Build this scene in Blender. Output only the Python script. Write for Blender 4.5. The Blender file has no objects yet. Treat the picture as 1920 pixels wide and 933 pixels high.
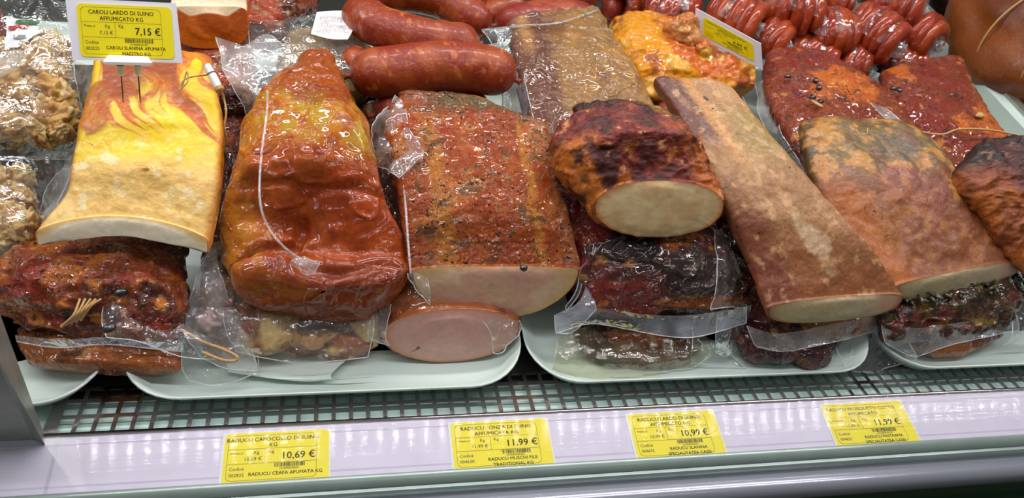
import bpy, math, random
import numpy as np
from mathutils import Vector, Matrix
random.seed(7)
SC = bpy.context.scene
COL = SC.collection
# ------------------------------------------------------------------ camera (solved from the grille pitch and vanishing points)
F = 1500.0; CX, CY = 960.0, 466.5
def _d(px, py):
    v = np.array([px-CX, -(py-CY), -F]); return v/np.linalg.norm(v)
_X = _d(8300, 423); _Y = _d(640, -530); _Y = _Y-(_X@_Y)*_X; _Y /= np.linalg.norm(_Y); _Z = np.cross(_X, _Y)
RW = np.array([_X, _Y, _Z])
Z0 = 0.90                         # height of the air grille above the shop floor
CAM = np.array([0.0, 0.0, Z0+0.44])
cd = bpy.data.cameras.new('camera'); cam = bpy.data.objects.new('camera', cd); COL.objects.link(cam)
m = Matrix([[*RW[0], CAM[0]], [*RW[1], CAM[1]], [*RW[2], CAM[2]], [0, 0, 0, 1]]); cam.matrix_world = m
cd.sensor_width = 36; cd.lens = 36*F/1920; cd.clip_start = 0.01
cd.dof.use_dof = True; cd.dof.focus_distance = 0.66; cd.dof.aperture_fstop = 11
SC.camera = cam
# ------------------------------------------------------------------ world, lamps, exposure
w = bpy.data.worlds.new('shop'); SC.world = w; w.use_nodes = True
bg = w.node_tree.nodes['Background']; bg.inputs[0].default_value = (0.80, 0.86, 0.84, 1); bg.inputs[1].default_value = 0.16
def area(name, loc, sx, sy, power, color, rot=(0, 0, 0)):
    l = bpy.data.lights.new(name, 'AREA'); l.shape = 'RECTANGLE'; l.size = sx; l.size_y = sy; l.energy = power; l.color = color
    o = bpy.data.objects.new(name, l); COL.objects.link(o); o.location = loc; o.rotation_euler = rot; return o
R_ = math.radians
area('display_lamp', (0.15, 0.74, Z0+0.72), 1.9, 0.03, 7.6, (1.0, 0.95, 0.93), (R_(4), 0, 0))
area('display_lamp', (0.15, 0.39, Z0+0.62), 1.9, 0.02, 4.5, (1.0, 0.93, 0.98), (R_(-14), 0, 0))
area('ceiling_lamp', (0.4, 1.5, Z0+1.7), 2.6, 0.12, 7, (0.94, 1.0, 0.96), (R_(35), 0, 0))
area('ceiling_lamp', (0.2, -0.9, Z0+1.7), 2.4, 0.2, 7, (0.95, 1.0, 0.96), (R_(-35), 0, 0))
SC.view_settings.view_transform = 'Standard'; SC.view_settings.look = 'None'
SC.view_settings.exposure = 0.0; SC.view_settings.gamma = 1.0; SC.view_settings.use_curve_mapping = False
SC.cycles.transparent_max_bounces = 16
SC.cycles.max_bounces = 8
# ------------------------------------------------------------------ projection helpers: pixel + height above the display deck -> world point
DS = math.tan(math.radians(14)); DY0 = 0.50
def _ray(px, py): return RW@np.array([px-CX, -(py-CY), -F])
def P(px, py, h=0.0):
    r = _ray(px, py); c = CAM
    t = (Z0+h+DS*(c[1]-DY0)-c[2])/(r[2]-DS*r[1]); return c+r*t
def PZ(px, py, z=0.0):
    r = _ray(px, py); return CAM+r*((Z0+z-CAM[2])/r[2])
def PY(px, py, y):
    r = _ray(px, py); return CAM+r*((y-CAM[1])/r[1])
def deck(x, y, h=0.0): return np.array([x, y, Z0+DS*(y-DY0)+h])
# ------------------------------------------------------------------ numpy noise
def _hash(i, j, k, s):
    n = (i*374761393+j*668265263+k*2147483647+s*1274126177) & 0xffffffff
    n = ((n ^ (n >> 13))*1274126177) & 0xffffffff
    n = ((n ^ (n >> 16))*2246822519) & 0xffffffff
    return ((n ^ (n >> 15)) & 0xffffff)/float(0xffffff)
def vn(p, s=0):
    p = np.asarray(p, float); i = np.floor(p).astype(np.int64); f = p-i; f = f*f*f*(f*(f*6-15)+10)
    x, y, z = i[..., 0], i[..., 1], i[..., 2]; r = 0
    for a in (0, 1):
        wx = f[..., 0] if a else 1-f[..., 0]
        for b in (0, 1):
            wy = f[..., 1] if b else 1-f[..., 1]
            for c in (0, 1):
                wz = f[..., 2] if c else 1-f[..., 2]
                r = r+wx*wy*wz*_hash(x+a, y+b, z+c, s)
    return r*2-1
def fbm(p, fr, o=4, s=0, g=0.5):
    r = 0; a = 1; t = 0; p = np.asarray(p)*fr
    for i in range(o): r = r+a*vn(p+i*17.3, s+i); t += a; a *= g; p = p*2.03
    return r/t
def ridge(p, fr, o=3, s=0):
    r = 0; a = 1; t = 0; p = np.asarray(p)*fr
    for i in range(o): r = r+a*(1-np.abs(vn(p+i*9.1, s+i))*2); t += a; a *= .5; p = p*2.1
    return r/t
def ss(x, a, b):
    t = np.clip((x-a)/(b-a), 0, 1); return t*t*(3-2*t)
def lin(c):
    c = np.array(c, float)/255.0
    return np.where(c <= 0.04045, c/12.92, ((c+0.055)/1.055)**2.4)
def mixc(col, c, m_): return col*(1-m_[..., None])+lin(c)*m_[..., None]
# ------------------------------------------------------------------ objects
def link(o, parent=None):
    COL.objects.link(o)
    if parent is not None: o.parent = parent
    return o
def tag(o, label=None, cat=None, group=None, kind=None):
    if label: o['label'] = label
    if cat: o['category'] = cat
    if group: o['group'] = group
    if kind: o['kind'] = kind
    return o
def thing(name, label, cat, loc, group=None):
    o = bpy.data.objects.new(name, None); o.empty_display_size = 0.02; o.location = [float(c) for c in loc]; link(o)
    return tag(o, label, cat, group)
def base(pts, drop=True):
    p = np.array(pts).reshape(-1, 3); return np.array([p[:, 0].mean(), p[:, 1].mean(), p[:, 2].min()])
def mesh(name, V, Fc, mat, parent=None, col=None, smooth=True):
    me = bpy.data.meshes.new(name); V = np.asarray(V, float)
    if parent is not None and parent.type == 'EMPTY': off = np.array(parent.location)
    elif parent is not None: off = np.array(parent.get('_o', (0, 0, 0)))
    else: off = np.zeros(3)
    V = V-off; off_ = off
    if isinstance(Fc, np.ndarray):
        n, k = Fc.shape
        me.vertices.add(len(V)); me.vertices.foreach_set('co', V.ravel().astype(np.float32))
        me.loops.add(n*k); me.loops.foreach_set('vertex_index', Fc.ravel().astype(np.int32))
        me.polygons.add(n); me.polygons.foreach_set('loop_start', np.arange(0, n*k, k, dtype=np.int32))
        me.polygons.foreach_set('loop_total', np.full(n, k, dtype=np.int32))
    else: me.from_pydata(V.tolist(), [], Fc)
    if smooth: me.polygons.foreach_set('use_smooth', np.ones(len(me.polygons), dtype=bool))
    if col is not None:
        a = me.color_attributes.new('Col', 'FLOAT_COLOR', 'POINT')
        c = np.ones((len(V), 4), np.float32); c[:, :3] = np.clip(col, 0, 1); a.data.foreach_set('color', c.ravel())
    me.update(); me.validate()
    o = bpy.data.objects.new(name, me)
    if mat: me.materials.append(mat)
    o['_o'] = [float(x) for x in off_]; return link(o, parent)
def gridfaces(nv, nu, closed):
    i = np.arange(nv-1)[:, None]; j = np.arange(nu if closed else nu-1)[None, :]; j2 = (j+1) % nu
    a = i*nu+j; b = i*nu+j2; c = (i+1)*nu+j2; d = (i+1)*nu+j
    return np.stack([a, b, c, d], -1).reshape(-1, 4)
def normals(G, closed):
    du = (np.roll(G, -1, 1)-np.roll(G, 1, 1)) if closed else np.gradient(G, axis=1)
    n = np.cross(du, np.gradient(G, axis=0)); return n/(np.linalg.norm(n, axis=-1, keepdims=True)+1e-12)
def cr(A, n, ts=None):
    A = np.asarray(A, float); k = len(A)
    t = np.linspace(0, k-1, n) if ts is None else ts
    i = np.clip(np.floor(t).astype(int), 0, k-2); f = (t-i).reshape((-1,)+(1,)*(A.ndim-1))
    p1 = A[i]; p2 = A[i+1]; p0 = np.where((i > 0).reshape(f.shape), A[np.maximum(i-1, 0)], 2*p1-p2)
    p3 = np.where((i < k-2).reshape(f.shape), A[np.minimum(i+2, k-1)], 2*p2-p1)
    return .5*((2*p1)+(-p0+p2)*f+(2*p0-5*p1+4*p2-p3)*f*f+(-p0+3*p1-3*p2+p3)*f**3)
# ------------------------------------------------------------------ materials
def nodes(name):
    mt = bpy.data.materials.new(name); mt.use_nodes = True; nt = mt.node_tree
    return mt, nt, nt.nodes, nt.links, nt.nodes['Principled BSDF']
def N(ns, t, **kw):
    n = ns.new(t)
    for k, v in kw.items():
        if k in n.inputs.keys(): n.inputs[k].default_value = v
        else: setattr(n, k, v)
    return n
def meat_mat(name, spec=0.0, spec_scale=260, spec_col=(25, 18, 12), rough=0.42, coat=1.0, wr=90, wrs=0.35, fine=0.25, fscale=380, stretch=(1, 1, 1), sss=0.0, coatr=0.06, vary=0.25, iso=0.0):
    mt, nt, ns, L, b = nodes(name)
    at = N(ns, 'ShaderNodeAttribute', attribute_name='Col'); tc = N(ns, 'ShaderNodeTexCoord'); mp = N(ns, 'ShaderNodeMapping'); mp.inputs['Scale'].default_value = stretch
    L.new(tc.outputs['Object'], mp.inputs[0])
    n1 = N(ns, 'ShaderNodeTexNoise', Scale=fscale, Detail=5.0, Roughness=0.65); L.new(mp.outputs[0], n1.inputs['Vector'])
    mr = N(ns, 'ShaderNodeMapRange'); mr.inputs[1].default_value = 0.3; mr.inputs[2].default_value = 0.7; mr.inputs[3].default_value = 1-vary; mr.inputs[4].default_value = 1+vary
    L.new(n1.outputs[0], mr.inputs[0])
    vm = N(ns, 'ShaderNodeVectorMath', operation='SCALE'); L.new(at.outputs[0], vm.inputs[0]); L.new(mr.outputs[0], vm.inputs['Scale'])
    c = vm.outputs[0]
    if spec > 0:
        v = N(ns, 'ShaderNodeTexNoise', Scale=spec_scale, Detail=3.0, Roughness=0.55); L.new(tc.outputs['Object'], v.inputs['Vector'])
        cl = N(ns, 'ShaderNodeTexNoise', Scale=spec_scale*0.12, Detail=2.0); L.new(tc.outputs['Object'], cl.inputs['Vector'])
        ad = N(ns, 'ShaderNodeMath', operation='MULTIPLY_ADD'); L.new(cl.outputs[0], ad.inputs[0]); ad.inputs[1].default_value = 0.35; L.new(v.outputs[0], ad.inputs[2])
        r = N(ns, 'ShaderNodeMapRange'); r.inputs[1].default_value = 0.9-spec*0.2; r.inputs[2].default_value = 0.93-spec*0.2; L.new(ad.outputs[0], r.inputs[0])
        mx = N(ns, 'ShaderNodeMix', data_type='RGBA'); L.new(r.outputs[0], mx.inputs[0]); L.new(c, mx.inputs[6]); mx.inputs[7].default_value = (*lin(spec_col), 1); c = mx.outputs[2]
    L.new(c, b.inputs['Base Color']); b.inputs['Roughness'].default_value = rough; b.inputs['Specular IOR Level'].default_value = .3 if coat < .5 else .08
    bp = N(ns, 'ShaderNodeBump', Strength=fine, Distance=0.002); L.new(n1.outputs[0], bp.inputs['Height']); L.new(bp.outputs[0], b.inputs['Normal'])
    b.inputs['Coat Weight'].default_value = coat; b.inputs['Coat Roughness'].default_value = coatr; b.inputs['Coat IOR'].default_value = 1.5
    n2 = N(ns, 'ShaderNodeTexNoise', Scale=wr, Detail=3.0, Roughness=0.5, Distortion=1.2); L.new(mp.outputs[0], n2.inputs['Vector'])
    m2_ = N(ns, 'ShaderNodeMapRange', interpolation_type='SMOOTHSTEP'); m2_.inputs[1].default_value = .48; m2_.inputs[2].default_value = .72; L.new(n2.outputs[0], m2_.inputs[0]); n4 = N(ns, 'ShaderNodeTexNoise', Scale=wr*.55, Detail=1.5, Roughness=0.4, Distortion=1.6); L.new(mp.outputs[0], n4.inputs['Vector'])
    sb_ = N(ns, 'ShaderNodeMath', operation='SUBTRACT'); L.new(n4.outputs[0], sb_.inputs[0]); sb_.inputs[1].default_value = .5; ab_ = N(ns, 'ShaderNodeMath', operation='ABSOLUTE'); L.new(sb_.outputs[0], ab_.inputs[0])
    m4_ = N(ns, 'ShaderNodeMapRange', interpolation_type='SMOOTHSTEP'); m4_.inputs[1].default_value = 0; m4_.inputs[2].default_value = .035; m4_.inputs[3].default_value = iso; m4_.inputs[4].default_value = 0; L.new(ab_.outputs[0], m4_.inputs[0])
    ad_ = N(ns, 'ShaderNodeMath', operation='ADD'); L.new(m2_.outputs[0], ad_.inputs[0]); L.new(m4_.outputs[0], ad_.inputs[1])
    b2 = N(ns, 'ShaderNodeBump', Strength=wrs, Distance=0.0035); L.new(ad_.outputs[0], b2.inputs['Height']); L.new(b2.outputs[0], b.inputs['Coat Normal'])
    if sss > 0:
        b.inputs['Subsurface Weight'].default_value = sss; b.inputs['Subsurface Radius'].default_value = (0.006, 0.003, 0.0015); b.inputs['Subsurface Scale'].default_value = 1.0
    return mt
def plain(name, col, rough=0.5, metal=0.0, coat=0.0, noise=0.0, nscale=60, bump=0.0, emit=None):
    mt, nt, ns, L, b = nodes(name); b.inputs['Base Color'].default_value = (*lin(col), 1); b.inputs['Roughness'].default_value = rough; b.inputs['Metallic'].default_value = metal; b.inputs['Coat Weight'].default_value = coat
    if noise or bump:
        tc = N(ns, 'ShaderNodeTexCoord'); n1 = N(ns, 'ShaderNodeTexNoise', Scale=nscale, Detail=4.0); L.new(tc.outputs['Object'], n1.inputs['Vector'])
        mr = N(ns, 'ShaderNodeMapRange'); mr.inputs[1].default_value = .3; mr.inputs[2].default_value = .7; mr.inputs[3].default_value = 1-noise; mr.inputs[4].default_value = 1+noise; L.new(n1.outputs[0], mr.inputs[0])
        vm = N(ns, 'ShaderNodeVectorMath', operation='SCALE'); vm.inputs[0].default_value = tuple(lin(col)); L.new(mr.outputs[0], vm.inputs['Scale']); L.new(vm.outputs[0], b.inputs['Base Color'])
        if bump:
            bp = N(ns, 'ShaderNodeBump', Strength=bump, Distance=0.001); L.new(n1.outputs[0], bp.inputs['Height']); L.new(bp.outputs[0], b.inputs['Normal'])
    if emit: b.inputs['Emission Color'].default_value = (*emit[0], 1); b.inputs['Emission Strength'].default_value = emit[1]
    return mt
def film_mat(name, haze=0.12, tint=(0.97, 0.98, 0.97), hcol=(0.75, 0.78, 0.76), scale=120, strength=0.5, rough=0.09, boost=1.6, cap=.16, stretch=None):
    mt = bpy.data.materials.new(name); mt.use_nodes = True; nt = mt.node_tree; ns = nt.nodes; L = nt.links; ns.clear()
    out = ns.new('ShaderNodeOutputMaterial'); tc = ns.new('ShaderNodeTexCoord')
    n1 = N(ns, 'ShaderNodeTexNoise', Scale=scale, Detail=3.0, Roughness=0.55, Distortion=1.5 if stretch is None else 0.0)
    if stretch is None: L.new(tc.outputs['Object'], n1.inputs['Vector'])
    else: mp = ns.new('ShaderNodeMapping'); mp.inputs['Scale'].default_value = stretch; L.new(tc.outputs['Object'], mp.inputs[0]); L.new(mp.outputs[0], n1.inputs['Vector'])
    bp = N(ns, 'ShaderNodeBump', Strength=strength, Distance=0.006 if stretch is None else .0012); L.new(n1.outputs[0], bp.inputs['Height'])
    fr = N(ns, 'ShaderNodeFresnel', IOR=1.5); L.new(bp.outputs[0], fr.inputs['Normal'])
    mu = N(ns, 'ShaderNodeMath', operation='MULTIPLY'); L.new(fr.outputs[0], mu.inputs[0]); mu.inputs[1].default_value = boost; ml = N(ns, 'ShaderNodeMath', operation='MINIMUM'); L.new(mu.outputs[0], ml.inputs[0]); ml.inputs[1].default_value = cap
    tr = N(ns, 'ShaderNodeBsdfTransparent'); tr.inputs[0].default_value = (*tint, 1)
    gl = N(ns, 'ShaderNodeBsdfGlossy', Roughness=rough); gl.inputs[0].default_value = (1, 1, 1, 1); L.new(bp.outputs[0], gl.inputs['Normal'])
    df = N(ns, 'ShaderNodeBsdfDiffuse'); df.inputs[0].default_value = (*hcol, 1)
    n2 = N(ns, 'ShaderNodeTexNoise', Scale=scale*0.35, Detail=3.0, Distortion=0.8); L.new(tc.outputs['Object'], n2.inputs['Vector'])
    mr = N(ns, 'ShaderNodeMapRange'); mr.inputs[1].default_value = .35; mr.inputs[2].default_value = .7; mr.inputs[3].default_value = haze*0.4; mr.inputs[4].default_value = haze*1.7; L.new(n2.outputs[0], mr.inputs[0])
    m1 = ns.new('ShaderNodeMixShader'); L.new(mr.outputs[0], m1.inputs[0]); L.new(tr.outputs[0], m1.inputs[1]); L.new(df.outputs[0], m1.inputs[2])
    m2 = ns.new('ShaderNodeMixShader'); L.new(ml.outputs[0], m2.inputs[0]); L.new(m1.outputs[0], m2.inputs[1]); L.new(gl.outputs[0], m2.inputs[2])
    L.new(m2.outputs[0], out.inputs[0]); return mt
M = {
 'wet': meat_mat('vacuum_packed_meat_wet', wr=44, wrs=0.75, iso=.35, fine=0.2, fscale=300, coatr=0.04),
 'spiced': meat_mat('spiced_meat_packed', spec=0.5, spec_scale=420, wr=110, wrs=0.9, iso=.25, fine=0.5, fscale=300, coatr=0.05, rough=.5, vary=.35),
 'dark': meat_mat('dark_packed_meat', spec=0.35, spec_scale=500, wr=38, wrs=1.2, iso=.5, fine=0.6, fscale=450, coatr=0.04, vary=.45),
 'dry': meat_mat('smoked_meat_dry', spec=0.12, spec_scale=300, coat=0.25, coatr=0.35, wr=160, wrs=0.4, fine=0.55, fscale=420, rough=.5, vary=.32),
 'satin': meat_mat('smoked_meat_satin', spec=0.1, spec_scale=300, coat=0.4, coatr=0.27, wr=200, wrs=0.25, fine=0.35, fscale=330, rough=.48, vary=.2),
 'fat': meat_mat('smoked_fat', coat=0.35, coatr=0.22, wr=110, wrs=0.35, fine=0.3, fscale=300, rough=.4, sss=0.15, vary=.1),
 'cut': meat_mat('cut_meat_face', coat=0.25, coatr=0.2, wr=120, wrs=0.2, fine=0.2, fscale=260, rough=.45, sss=0.1, vary=.07),
 'saus': meat_mat('sausage_skin', spec=0.1, spec_scale=260, spec_col=(90, 25, 10), coat=0.45, coatr=0.2, wr=130, wrs=0.45, fine=0.35, fscale=260, rough=.4, vary=.16),
 'coil': meat_mat('packed_sausage_skin', coat=1.0, coatr=0.08, wr=100, wrs=0.5, fine=0.15, fscale=200, rough=.35, vary=.15),
 'film': film_mat('clear_film', haze=0.05, scale=45, strength=.45, boost=1.3, rough=.05, cap=.22),
 'film_hazy': film_mat('hazy_film', haze=0.24, scale=50, strength=0.4, boost=1.2, rough=.07, hcol=(.8, .82, .82)),
 'film_seal': film_mat('film_seal_band', haze=0.26, scale=60, strength=0.4, hcol=(.62, .66, .74), cap=.45, boost=2.2, rough=.07),
 'film_edge': film_mat('film_rim', haze=0.45, scale=60, strength=.3, hcol=(.8, .82, .84), cap=.5, boost=2, rough=.1),
 'cover': film_mat('clear_rail_cover', haze=0.01, scale=100, strength=0.05, rough=0.05, boost=1.2, cap=.14, stretch=(.02, 5, .0)),
 'tray': plain('white_tray_plastic', (208, 226, 217), 0.32, coat=0.3),
 'steel': plain('polished_steel', (178, 168, 168), 0.16, 1.0, noise=.06, nscale=30, bump=0.06),
 'steel_dull': plain('brushed_steel', (165, 168, 158), 0.42, .7, noise=.1, nscale=80, bump=0.1),
 'deck': plain('dark_deck_steel', (44, 44, 40), 0.45, .1, noise=.1),
 'duct': plain('grey_green_duct', (200, 228, 220), 0.5, 0.0, noise=.08, nscale=40),
 'rail': plain('white_rail', (226, 218, 240), 0.3, 0.0, coat=0.5, noise=.03),
 'bump': plain('grey_bumper', (150, 168, 160), 0.28, 0.3, coat=.5, noise=.05),
 'bump2': plain('silver_bumper', (168, 172, 184), 0.25, 0.5, coat=.5),
 'green': plain('dark_green_base', (30, 70, 40), 0.35, 0.2, coat=.4),
 'yellow': plain('yellow_label', (250, 232, 12), 0.45, noise=.02),
 'paper': plain('white_card', (238, 238, 245), 0.5),
 'ink': plain('black_ink', (26, 24, 20), 0.6), 'inkg': plain('grey_ink', (96, 88, 40), 0.6),
 'white': plain('white_plastic', (240, 240, 236), 0.35, coat=.3),
 'pin': plain('pin_steel', (150, 140, 130), 0.25, 1.0),
 'string': plain('butcher_string', (190, 150, 95), 0.8, noise=.2, nscale=900, bump=.4),
 'twig': plain('dark_twig', (60, 38, 26), 0.7, noise=.3, nscale=500),
 'pepper': plain('black_pepper', (28, 26, 24), 0.35, coat=.8, noise=.3, nscale=900),
 'herb': plain('green_herb', (52, 48, 24), 0.5, coat=.6, noise=.3, nscale=900),
 'floor': plain('shop_floor', (96, 92, 84), 0.35, noise=.1, nscale=5),
 'wall': plain('shop_wall', (120, 118, 112), 0.8, noise=.05, nscale=5),
 'glass': film_mat('case_glass', haze=0.03, strength=0.0, boost=1.0, rough=.02),
}
# ------------------------------------------------------------------ lofted bodies
# a row is (L pixel, R pixel, height, rise, drop [, arch]); rise and drop are the half thicknesses above and below the L-R line
def loft(name, rows, mat, parent, colfn, nu=150, nv=130, nup=2.4, ndn=2.2, nz=(), front=('flat', .004), back=('round', .03), cap_mat=None, capfn=None, cap_name='cut_face', hook=None, seed=0, capbulge=.002, fu=(0, .2, 1)):
    Lw = np.array([P(*r[0], r[2] if np.isscalar(r[2]) else r[2][0]) for r in rows]); Rw = np.array([P(*r[1], r[2] if np.isscalar(r[2]) else r[2][1]) for r in rows])
    q = np.array([[r[3], r[4], (r[5] if len(r) > 5 else 0)] for r in rows])
    L_ = cr(Lw, nv); R__ = cr(Rw, nv); Q = cr(q, nv); C = (L_+R__)/2
    ax = np.gradient(C, axis=0); k = np.ones(9)/9
    axs = np.stack([np.convolve(np.pad(ax[:, i], 4, 'edge'), k, 'valid') for i in range(3)], 1); axs /= np.linalg.norm(axs, axis=1, keepdims=True)
    W = (R__-L_)/2; hw = np.linalg.norm(W, axis=1, keepdims=True); Wn = W/hw
    up = np.cross(axs, Wn); up *= np.sign(up[:, 2:3]); up /= np.linalg.norm(up, axis=1, keepdims=True)
    if front[0] == 'flat' or fu[1] != .2:
        f_ = np.array(fu, float); f_ = f_[None]-(f_*Wn).sum(1, keepdims=True)*Wn; f_ /= np.linalg.norm(f_, axis=1, keepdims=True); k_ = ss(np.linspace(0, 1, nv), .45, .95)[:, None]
        up = up*(1-k_)+f_*k_; up /= np.linalg.norm(up, axis=1, keepdims=True)
    fax = np.cross(up[-1], Wn[-1]); fax = fax*np.sign((fax*axs[-1]).sum())
    th = np.linspace(0, 2*np.pi, 6001); ef = np.where(np.sin(th) >= 0, 2/nup, 2/ndn); fx = np.sign(np.cos(th))*np.abs(np.cos(th))**ef*hw.mean(); fy = np.sign(np.sin(th))*np.abs(np.sin(th))**ef*np.where(np.sin(th) >= 0, Q[:, 0].mean(), Q[:, 1].mean())
    al = np.concatenate([[0], np.cumsum(np.hypot(np.diff(fx), np.diff(fy)))]); th = np.interp(np.linspace(0, al[-1], nu, endpoint=False), al, th)   # even spacing round the section
    c, s = np.cos(th), np.sin(th); topm = s >= 0
    e = np.where(topm, 2/nup, 2/ndn); sx = np.sign(c)*np.abs(c)**e; sy = np.sign(s)*np.abs(s)**e
    H = np.where(topm[None, :], Q[:, 0:1], Q[:, 1:2])*sy[None, :]+Q[:, 2:3]*(1-sx[None, :]**2)
    G = C[:, None]+W[:, None]*sx[None, :, None]+up[:, None]*H[..., None]
    v = np.linspace(0, 1, nv)
    def cap(G0, a0, mode, e_, sgn):
        c0 = G0.mean(0); out = []; n = 14 if mode == 'round' else 4
        for kk in range(1, n+1):
            t = kk/n*(np.pi/2)
            sc_ = max(math.cos(t), .02) if mode == 'round' else 1-(e_*.8/.05)*(kk/n)**2
            out.append(c0+(G0-c0)*sc_+sgn*a0*e_*math.sin(t))
        return np.array(out)
    Fr = cap(G[-1], fax, front[0], front[1], 1); Bk = cap(G[0], axs[0], back[0], back[1], -1)[::-1]
    G = np.concatenate([Bk, G, Fr]); v = np.concatenate([np.linspace(-.1, 0, len(Bk), endpoint=False), v, np.linspace(1, 1.1, len(Fr)+1)[1:]])
    U = np.broadcast_to(sx, G.shape[:2]); Vv = np.broadcast_to(v[:, None], G.shape[:2]); T = np.broadcast_to(s, G.shape[:2])
    if hook is not None: G = hook(G, U, Vv, T, up.mean(0))
    Nn = normals(G, True)
    ctr = G.mean(1, keepdims=True); Nn = Nn*np.sign(((G-ctr)*Nn).sum(-1).mean()+1e-9)
    D = 0
    for kind, amp, fr, sd in nz:
        D = D+amp*(fbm(G, fr, 4, sd+seed) if kind == 'f' else ridge(G, fr, 3, sd+seed) if kind == 'r' else np.exp(-(fbm(G, fr, 2, sd+seed)/.07)**2))
    if front[0] == 'flat': D = D*(1-.75*ss(Vv, .95, 1.0))
    if nz: G = G+Nn*np.asarray(D)[..., None]
    col = colfn(G, U, Vv, T)
    # cut ends: front plate in its own mesh, back closed here
    nvt = len(G); Vt = G.reshape(-1, 3); Fq = gridfaces(nvt, nu, True)
    o = mesh(name, Vt, Fq, mat, parent, col.reshape(-1, 3))
    if front[0] == 'flat' and cap_mat is not None:
        ring = G[-1]; c0 = ring.mean(0); nr = 26; sc = 1-(np.linspace(0, 1, nr)); rs = ring.copy()
        for _ in range(500): rs = .5*rs+.25*(np.roll(rs, 1, 0)+np.roll(rs, -1, 0))
        wk = ss(sc, .9, 1.0)[:, None, None]; ring = rs[None]*(1-wk)+ring[None]*wk
        K = c0+(ring-c0)*sc[:, None, None]+fax*(capbulge*(1-sc[:, None, None]**6))
        rr = np.broadcast_to(sc[:, None], K.shape[:2]); uu = sc[:, None]*sx[None]; tt = sc[:, None]*s[None]
        K = K+fax*(fbm(K, 60, 3, seed+5)*.0012*np.minimum(1, (1-rr)*6))[..., None]
        cc = capfn(K, uu, rr, tt)
        mesh(cap_name, K.reshape(-1, 3), gridfaces(nr, nu, True), cap_mat, parent, cc.reshape(-1, 3))
    o['_c'] = 0; del o['_c']
    return o, G
def fullcol(G, c): return np.broadcast_to(lin(c), G.shape).copy()
def sheet(name, rows, mat, parent, nu=50, nv=50, amp=0.002, fr=60, seed=0, col=None, ridge_=True):
    A = np.array([[P(*q) for q in r] for r in rows]); G = cr(A, nv); G = np.swapaxes(cr(np.swapaxes(G, 0, 1), nu), 0, 1)
    n = normals(G, False); d = fbm(G, fr, 3, seed)+(0.6*ridge(G, fr*.6, 2, seed+3) if ridge_ else 0); G = G+n*(d*amp)[..., None]
    V = G.reshape(-1, 3); Fq = gridfaces(nv, nu, False); nf = len(Fq); edge = mat.name.startswith(('clear_film', 'hazy_film', 'film_seal', 'yellowish'))
    if edge:     # welded rim of the film, a little thicker than the sheet
        for E_ in (G[-1], G[:, 0], G[:, -1]):
            m_ = len(E_); tt = np.gradient(E_, axis=0); tt /= np.linalg.norm(tt, axis=1, keepdims=True)+1e-9; a_ = np.cross(tt, [0, .3, 1.]); a_ /= np.linalg.norm(a_, axis=1, keepdims=True)+1e-9; b_ = np.cross(tt, a_)
            q = np.linspace(0, 2*np.pi, 5, endpoint=False); T_ = E_[:, None]+.00045*(a_[:, None]*np.cos(q)[None, :, None]+b_[:, None]*np.sin(q)[None, :, None])
            Fq = np.concatenate([Fq, gridfaces(m_, 5, True)+len(V)]); V = np.concatenate([V, T_.reshape(-1, 3)])
    o = mesh(name, V, Fq, mat, parent, None if col is None else np.tile(lin(col), (len(V), 1)))
    if edge:
        o.data.materials.append(M['film_edge']); mi = np.zeros(len(o.data.polygons), np.int32); mi[nf:] = 1; o.data.polygons.foreach_set('material_index', mi)
    return o
def tube(name, pts, r, mat, parent, n=10, seg=40, col=None, wob=0.0):
    p = cr(np.array(pts), seg); rad = cr(np.array(r)[:, None], seg)[:, 0] if not np.isscalar(r) else np.full(seg, r)
    t = np.gradient(p, axis=0); t /= np.linalg.norm(t, axis=1, keepdims=True)
    a = np.cross(t, [0, .3, 1.]); a /= np.linalg.norm(a, axis=1, keepdims=True); b = np.cross(t, a); th = np.linspace(0, 2*np.pi, n, endpoint=False)
    G = p[:, None]+rad[:, None, None]*(a[:, None]*np.cos(th)[None, :, None]+b[:, None]*np.sin(th)[None, :, None])
    if wob: G = G+normals(G, True)*(fbm(G, 60, 3, 3)*wob)[..., None]
    V = G.reshape(-1, 3); Fc = [tuple(x) for x in gridfaces(seg, n, True)]+[tuple(range(n)), tuple(range((seg-1)*n, seg*n))]
    c = None if col is None else (col(G).reshape(-1, 3) if callable(col) else np.tile(lin(col), (len(V), 1)))
    return mesh(name, V, Fc, mat, parent, c)
def lump(name, c, r, mat, parent, colfn, seed=0, amp=.25, fr=1.6, rot=0, n=48):
    th = np.linspace(0, 2*np.pi, n*2, endpoint=False); ph = np.linspace(0.02, np.pi-.02, n)
    S = np.stack([np.sin(ph)[:, None]*np.cos(th), np.sin(ph)[:, None]*np.sin(th), np.cos(ph)[:, None]*np.ones_like(th)], -1)
    k = 1+amp*fbm(S+seed*3.7, fr, 4, seed); G = S*k[..., None]*np.array(r)
    ca, sa = math.cos(rot), math.sin(rot); G = G@np.array([[ca, sa, 0], [-sa, ca, 0], [0, 0, 1]])
    al = math.radians(14); G = G@np.array([[1, 0, 0], [0, math.cos(al), math.sin(al)], [0, -math.sin(al), math.cos(al)]])
    G = G+np.array(c)
    return mesh(name, G.reshape(-1, 3), gridfaces(n, n*2, True), mat, parent, colfn(G, S).reshape(-1, 3))
def box(name, x0, x1, y0, y1, z0, z1, mat, parent=None, sl=False):
    V = [(x, y, z+(DS*(y-DY0) if sl else 0)) for z in (z0, z1) for y in (y0, y1) for x in (x0, x1)]
    Fc = [(0, 2, 3, 1), (4, 5, 7, 6), (0, 1, 5, 4), (2, 6, 7, 3), (0, 4, 6, 2), (1, 3, 7, 5)]
    return mesh(name, V, Fc, mat, parent, smooth=False)
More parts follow.
